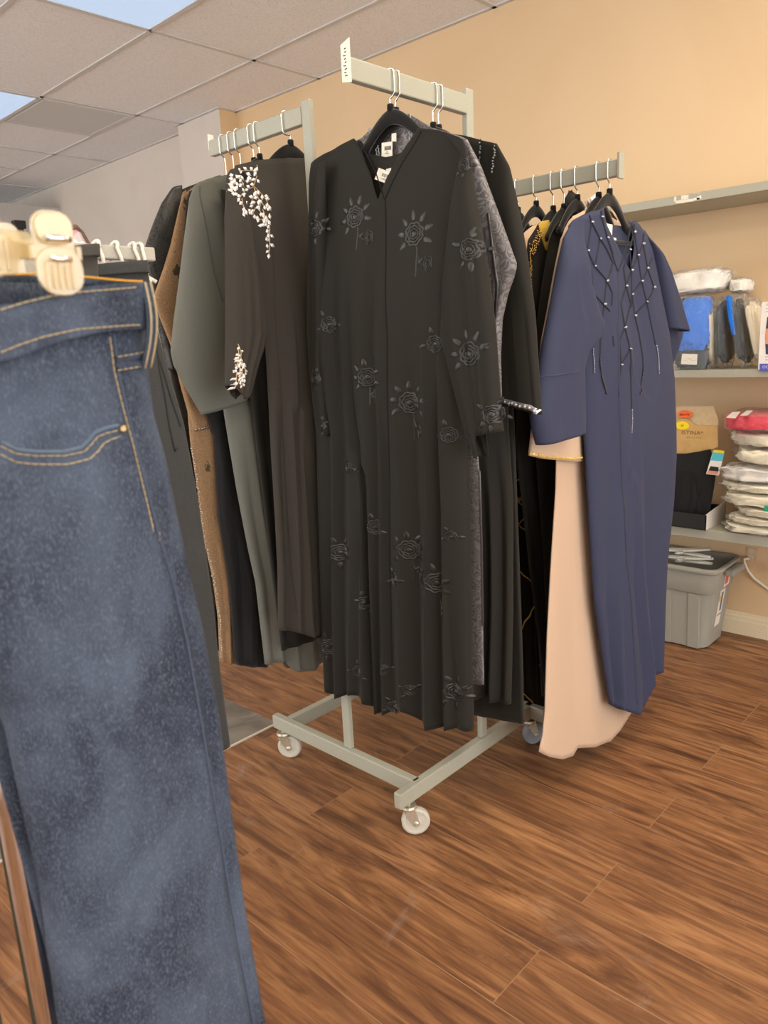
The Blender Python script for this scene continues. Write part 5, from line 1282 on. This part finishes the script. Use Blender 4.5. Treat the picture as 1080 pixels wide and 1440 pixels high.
v, f_ = pillow(c2+Vector((-.070, w2*.55, 0))+z2*.42, ex*.022, ey*w2*.42, z2*.52, 3.6, .15, 44, 48, 30); link('blue_panel', v, f_, BLUEC, r2)
standing(1036, 1056, 418, 507, 22, CREAMC, 'cream shirt in crinkled plastic leaning rightmost beside the white carton', 45)
a, b = onx(930, 380, 3.06), onx(1015, 422, 3.06); zt3 = onx(960, 417, 3.06).z
bagged((3.13, (a.y+b.y)/2, zt3+.052), ex*.10, ey*abs(a.y-b.y)/2*1.05+ez*-.003, ez*.050-ey*.004, WHITEC, 'white folded shirt in clear plastic lying on top of the standing packs', seed=51, pw=3.4, nz=.10, inner=.92, tail=(Vector((0, -.115, .015)), Vector((.07, 0, 0)), Vector((0, 0, .05))))
a = onx(1027, 402, 3.16)
bagged((3.20, a.y-.03, zt3+.028), ex*.075, ey*.038, ez*.030, WHITEC, 'small white bundle in plastic behind the big white shirt', seed=53, pw=3, nz=.12)
# carton with a printed picture at the right edge
k2 = empty('carton', (2.99, .82, ZM), 'white printed underwear carton at the right edge of the middle shelf', 'box')
yl = onx(1068, 480, 2.992).y; zt_ = onx(1074, 425, 2.992).z
MB().box(2.992, 3.06, yl-.16, yl, ZM, zt_).link('box_body', plain('carton_white', (.80, .77, .76, 1), .45), k2, smooth=False, bevel=.001)
def onb(px, py): return onx(px, py, 2.9915)
pb2 = MB().prism([onb(*q) for q in ((1068.3, 511.5), (1082, 511.5), (1082, 521.5), (1068, 521.5))][::-1], (-1, 0, 0), 0, .0006).link('blue_band', plain('carton_blue', (.09, .10, .50, 1), .45), k2, smooth=False)
m = MB(); text_into(m, 'OCK', .0145, onb(1072, 516.3), (0, -1, 0), (0, 0, 1), (-1, 0, 0), .0007, 'LEFT'); m.link('lettering', plain('carton_ink', (.72, .74, .85, 1), .5), pb2, smooth=False)
pc2 = MB().prism([onb(*q) for q in ((1079, 446), (1090, 440), (1090, 500), (1077, 498), (1076, 478), (1077, 462))][::-1], (-1, 0, 0), 0, .0006).link('printed_picture', plain('print_navy', (.04, .05, .09, 1), .5), k2, smooth=False)
MB().prism([onb(*q) for q in ((1077, 462), (1090, 462), (1090, 484), (1076, 484))][::-1], (-1, 0, 0), .0007, .0012).link('printed_skin', plain('print_skin', (.70, .30, .16, 1), .5), pc2, smooth=False)
MB().prism([onb(*q) for q in ((1078.5, 426), (1090, 426), (1090, 430), (1078, 430))][::-1], (-1, 0, 0), 0, .0006).link('yellow_band', plain('print_yellow', (.80, .60, .02, 1), .5), k2, smooth=False)
m = MB()
for y, w_ in ((502, .02), (506, .02), (434, .008), (438, .01)):
    c_ = onb(1074+w_*100, y); m.obox(c_+Vector((-.0003, -.01, 0)), (.0003, 0, 0), (0, w_/2, 0), (0, 0, .0012))
m.link('small_print', plain('grey_print', (.42, .40, .42, 1), .6), k2, smooth=False)

# ------------------------------------------------------------------ the grey tote with hangers in it
tt = empty('storage_tote', (3.13, 1.32, 0), 'grey plastic storage tote full of white hangers under the lowest shelf', 'storage tote')
TXc, TYc = 3.135, 1.322
def rr(hx_, hy_, r, z, n=8):
    out = []
    for sx, sy, a0 in ((1, 1, 0), (-1, 1, 90), (-1, -1, 180), (1, -1, 270)):
        for i in range(n+1):
            a = radians(a0+90*i/n); out.append(Vector((TXc+sx*(hx_-r)+r*cos(a), TYc+sy*(hy_-r)+r*sin(a), z)))
    return out
HB, HT = (.113, .236), (.132, .272)
def lvl(z, d=0): 
    f = z/.36; return (lerp(HB[0], HT[0], f)+d, lerp(HB[1], HT[1], f)+d)
rings = [(0, -.01, .045), (.006, 0, .05), (.05, 0, .052), (.245, 0, .054), (.250, .007, .056), (.252, .008, .056), (.318, .008, .056), (.338, .008, .056), (.340, .016, .046), (.343, .018, .046), (.356, .018, .046), (.360, .015, .046), (.360, .002, .042), (.352, -.002, .040), (.10, -.003, .036), (.006, -.004, .034)]
vs, fs = [], []; 
for z, d, r_ in rings: vs += rr(*lvl(z, d), r_, z)
n = len(vs)//len(rings)
for j in range(len(rings)-1):
    for i in range(n): fs.append((j*n+i, j*n+(i+1) % n, (j+1)*n+(i+1) % n, (j+1)*n+i))
fs.append(tuple(range(n-1, -1, -1))); fs.append(tuple((len(rings)-1)*n+i for i in range(n)))
tb = link('tub', vs, fs, TOTEM, tt)
mdf = tb.modifiers.new('es', 'EDGE_SPLIT'); mdf.split_angle = radians(40)
m = MB()
for yy_ in (-.190, -.072, .072, .190):            # ribs that frame the recessed panels on the long side
    x0_, x1_ = TXc-lvl(.01)[0], TXc-lvl(.24)[0]
    m.add([Vector((x0_-.006, TYc+yy_-.022, .006)), Vector((x0_-.006, TYc+yy_+.022, .006)), Vector((x1_-.006, TYc+yy_+.022, .246)), Vector((x1_-.006, TYc+yy_-.022, .246)),
           Vector((x0_+.004, TYc+yy_-.024, .006)), Vector((x0_+.004, TYc+yy_+.024, .006)), Vector((x1_+.004, TYc+yy_+.024, .246)), Vector((x1_+.004, TYc+yy_-.024, .246))],
          [(0, 3, 2, 1), (4, 5, 6, 7), (0, 1, 5, 4), (2, 3, 7, 6), (1, 2, 6, 5), (0, 4, 7, 3)])
m.link('rib', TOTEM, tt, smooth=False)
for s in (-1, 1):
    ye = TYc+s*(lvl(.34)[1]+.016)
    MB().box(TXc-.06, TXc+.075, min(ye, ye+s*.034), max(ye, ye+s*.034), .322, .346).link('handle', TOTEM, tt, smooth=False, bevel=.005)
    MB().box(TXc-.06, TXc+.075, min(ye-.01, ye+s*.03), max(ye-.01, ye+s*.03), .346, .350).link('handle_top', TOTEM, tt, smooth=False, bevel=.001)
def onY(px, py, f): 
    z = f; return None
ys0 = TYc-lvl(.2)[1]-.0008
def sd(x, z): return Vector((x, TYc-lvl(z)[1]-(.0095 if z > .25 else .0015), z))
lab = MB(); lab.add([sd(3.095, .085), sd(3.150, .085), sd(3.165, .244), sd(3.108, .244)], [(0, 1, 2, 3)]); lab.add([sd(3.108, .262), sd(3.168, .262), sd(3.172, .315), sd(3.114, .315)], [(0, 1, 2, 3)])
lb2 = lab.link('product_label', plain('tote_label', (.74, .70, .62, 1), .5), tt, smooth=False, solid=.0006, label='white printed product label')
def lq(x0_, x1_, z0, z1, mat, nm): 
    e = Vector((0, -.0012, 0)); MB().add([sd(x0_, z0)+e, sd(x1_, z0)+e, sd(x1_+.002, z1)+e, sd(x0_+.002, z1)+e], [(0, 1, 2, 3)]).link(nm, mat, lb2, smooth=False, solid=.0004)
lq(3.116, 3.150, .272, .312, plain('label_red', (.62, .12, .07, 1), .5), 'red_patch')
lq(3.104, 3.120, .195, .220, plain('label_yellow', (.62, .42, .04, 1), .5), 'yellow_patch')
lq(3.124, 3.142, .150, .232, plain('label_blue', (.10, .13, .20, 1), .5), 'blue_picture')
lq(3.108, 3.150, .130, .136, plain('label_ink', (.22, .2, .18, 1), .6), 'small_print')
# white hangers in it
def hanger_shape(mb, M, s=1.0, r=.004):
    T = lambda x, y, z=0: M @ Vector((x*s, y*s, z*s))
    mb.tube([T(-.20, -.06), T(-.10, -.025), T(0, 0), T(.10, -.025), T(.20, -.06), T(.195, -.075), T(0, -.070), T(-.195, -.075)], r, 8, closed=True)
    mb.tube([T(0, 0), T(0, .035)]+[T(.02-.02*cos(a), .035+.02*sin(a)) for a in [pi*i/8 for i in range(9)]]+[T(.04, .028)], r*.6, 6)
rnd = random.Random(12)
for i, (x, y, z, rx, ry, rz, lab_) in enumerate(((3.13, 1.44, .385, 1.15, .05, 1.5, 'white plastic hanger sticking up highest at the far end of the tote'), (3.12, 1.225, .344, .06, .05, 1.35, 'white plastic hanger lowest in the pile of hangers in the tote'),
                                          (3.10, 1.215, .3595, .06, .05, 1.75, 'white plastic hanger second from the bottom of the pile in the tote'), (3.13, 1.23, .375, .06, .05, 1.15, 'white plastic hanger third from the bottom of the pile in the tote'), (3.11, 1.225, .3905, .06, .05, 1.95, 'white plastic hanger topmost of the pile in the tote'))):
    M = Matrix.Translation((x, y, z)) @ Matrix.Rotation(rz, 4, 'Z') @ Matrix.Rotation(ry, 4, 'Y') @ Matrix.Rotation(rx, 4, 'X')
    mb = MB(); hanger_shape(mb, M, .55 if i else .45, .0055)
    h = empty('plastic_hanger', (x, y, z), lab_, 'hanger', 'white hangers in the tote'); mb.link('hanger_body', WHITEP, h)
# outlet and white cable on the right wall
o1, o2 = onx(1049, 769, WX), onx(1064, 789, WX)
ou = empty('wall_outlet', (WX-.004, (o1.y+o2.y)/2, (o1.z+o2.z)/2), 'tan wall outlet plate under the lowest shelf', 'outlet')
MB().box(WX-.006, WX, o2.y, o1.y, o2.z, o1.z).link('plate', plain('outlet_tan', (.58, .44, .28, 1), .4), ou, smooth=False, bevel=.002)
mz = (o1.z+o2.z)/2; my = (o1.y+o2.y)/2
for dz in (-.018, .018): MB().box(WX-.0085, WX-.005, my-.012, my+.012, mz+dz-.012, mz+dz+.012).link('socket', plain('outlet_cream', (.66, .54, .38, 1), .4), ou, smooth=False, bevel=.002)
cpts = [onx(1046, 786, WX-.02), onx(1047, 792, WX-.022), onx(1052, 803, WX-.022), onx(1060, 813, WX-.02), onx(1069, 820, WX-.016), onx(1080, 828, WX-.012), onx(1100, 838, WX-.010), onx(1130, 846, WX-.010)]
cpts = [Vector((WX-.012, my+.002, mz-.018))]+cpts
cb_ = MB().tube(cpts, .0055, 10).link('power_cable', WHITEP, None, at=cpts[0]); tag(cb_, 'white power cable curving down the wall from the outlet', 'cable')

# ------------------------------------------------------------------ world and view
w = bpy.data.worlds.new('world'); SC.world = w; w.use_nodes = True
w.node_tree.nodes['Background'].inputs['Color'].default_value = (1, .98, .965, 1); w.node_tree.nodes['Background'].inputs['Strength'].default_value = 2.8
vs_ = SC.view_settings; SC.display_settings.display_device = 'sRGB'
vs_.view_transform = 'Standard'; vs_.look = 'None'; vs_.gamma = 1; vs_.use_curve_mapping = False; vs_.exposure = .52
SC.cycles.max_bounces = 10; SC.cycles.diffuse_bounces = 5; SC.cycles.transparent_max_bounces = 24
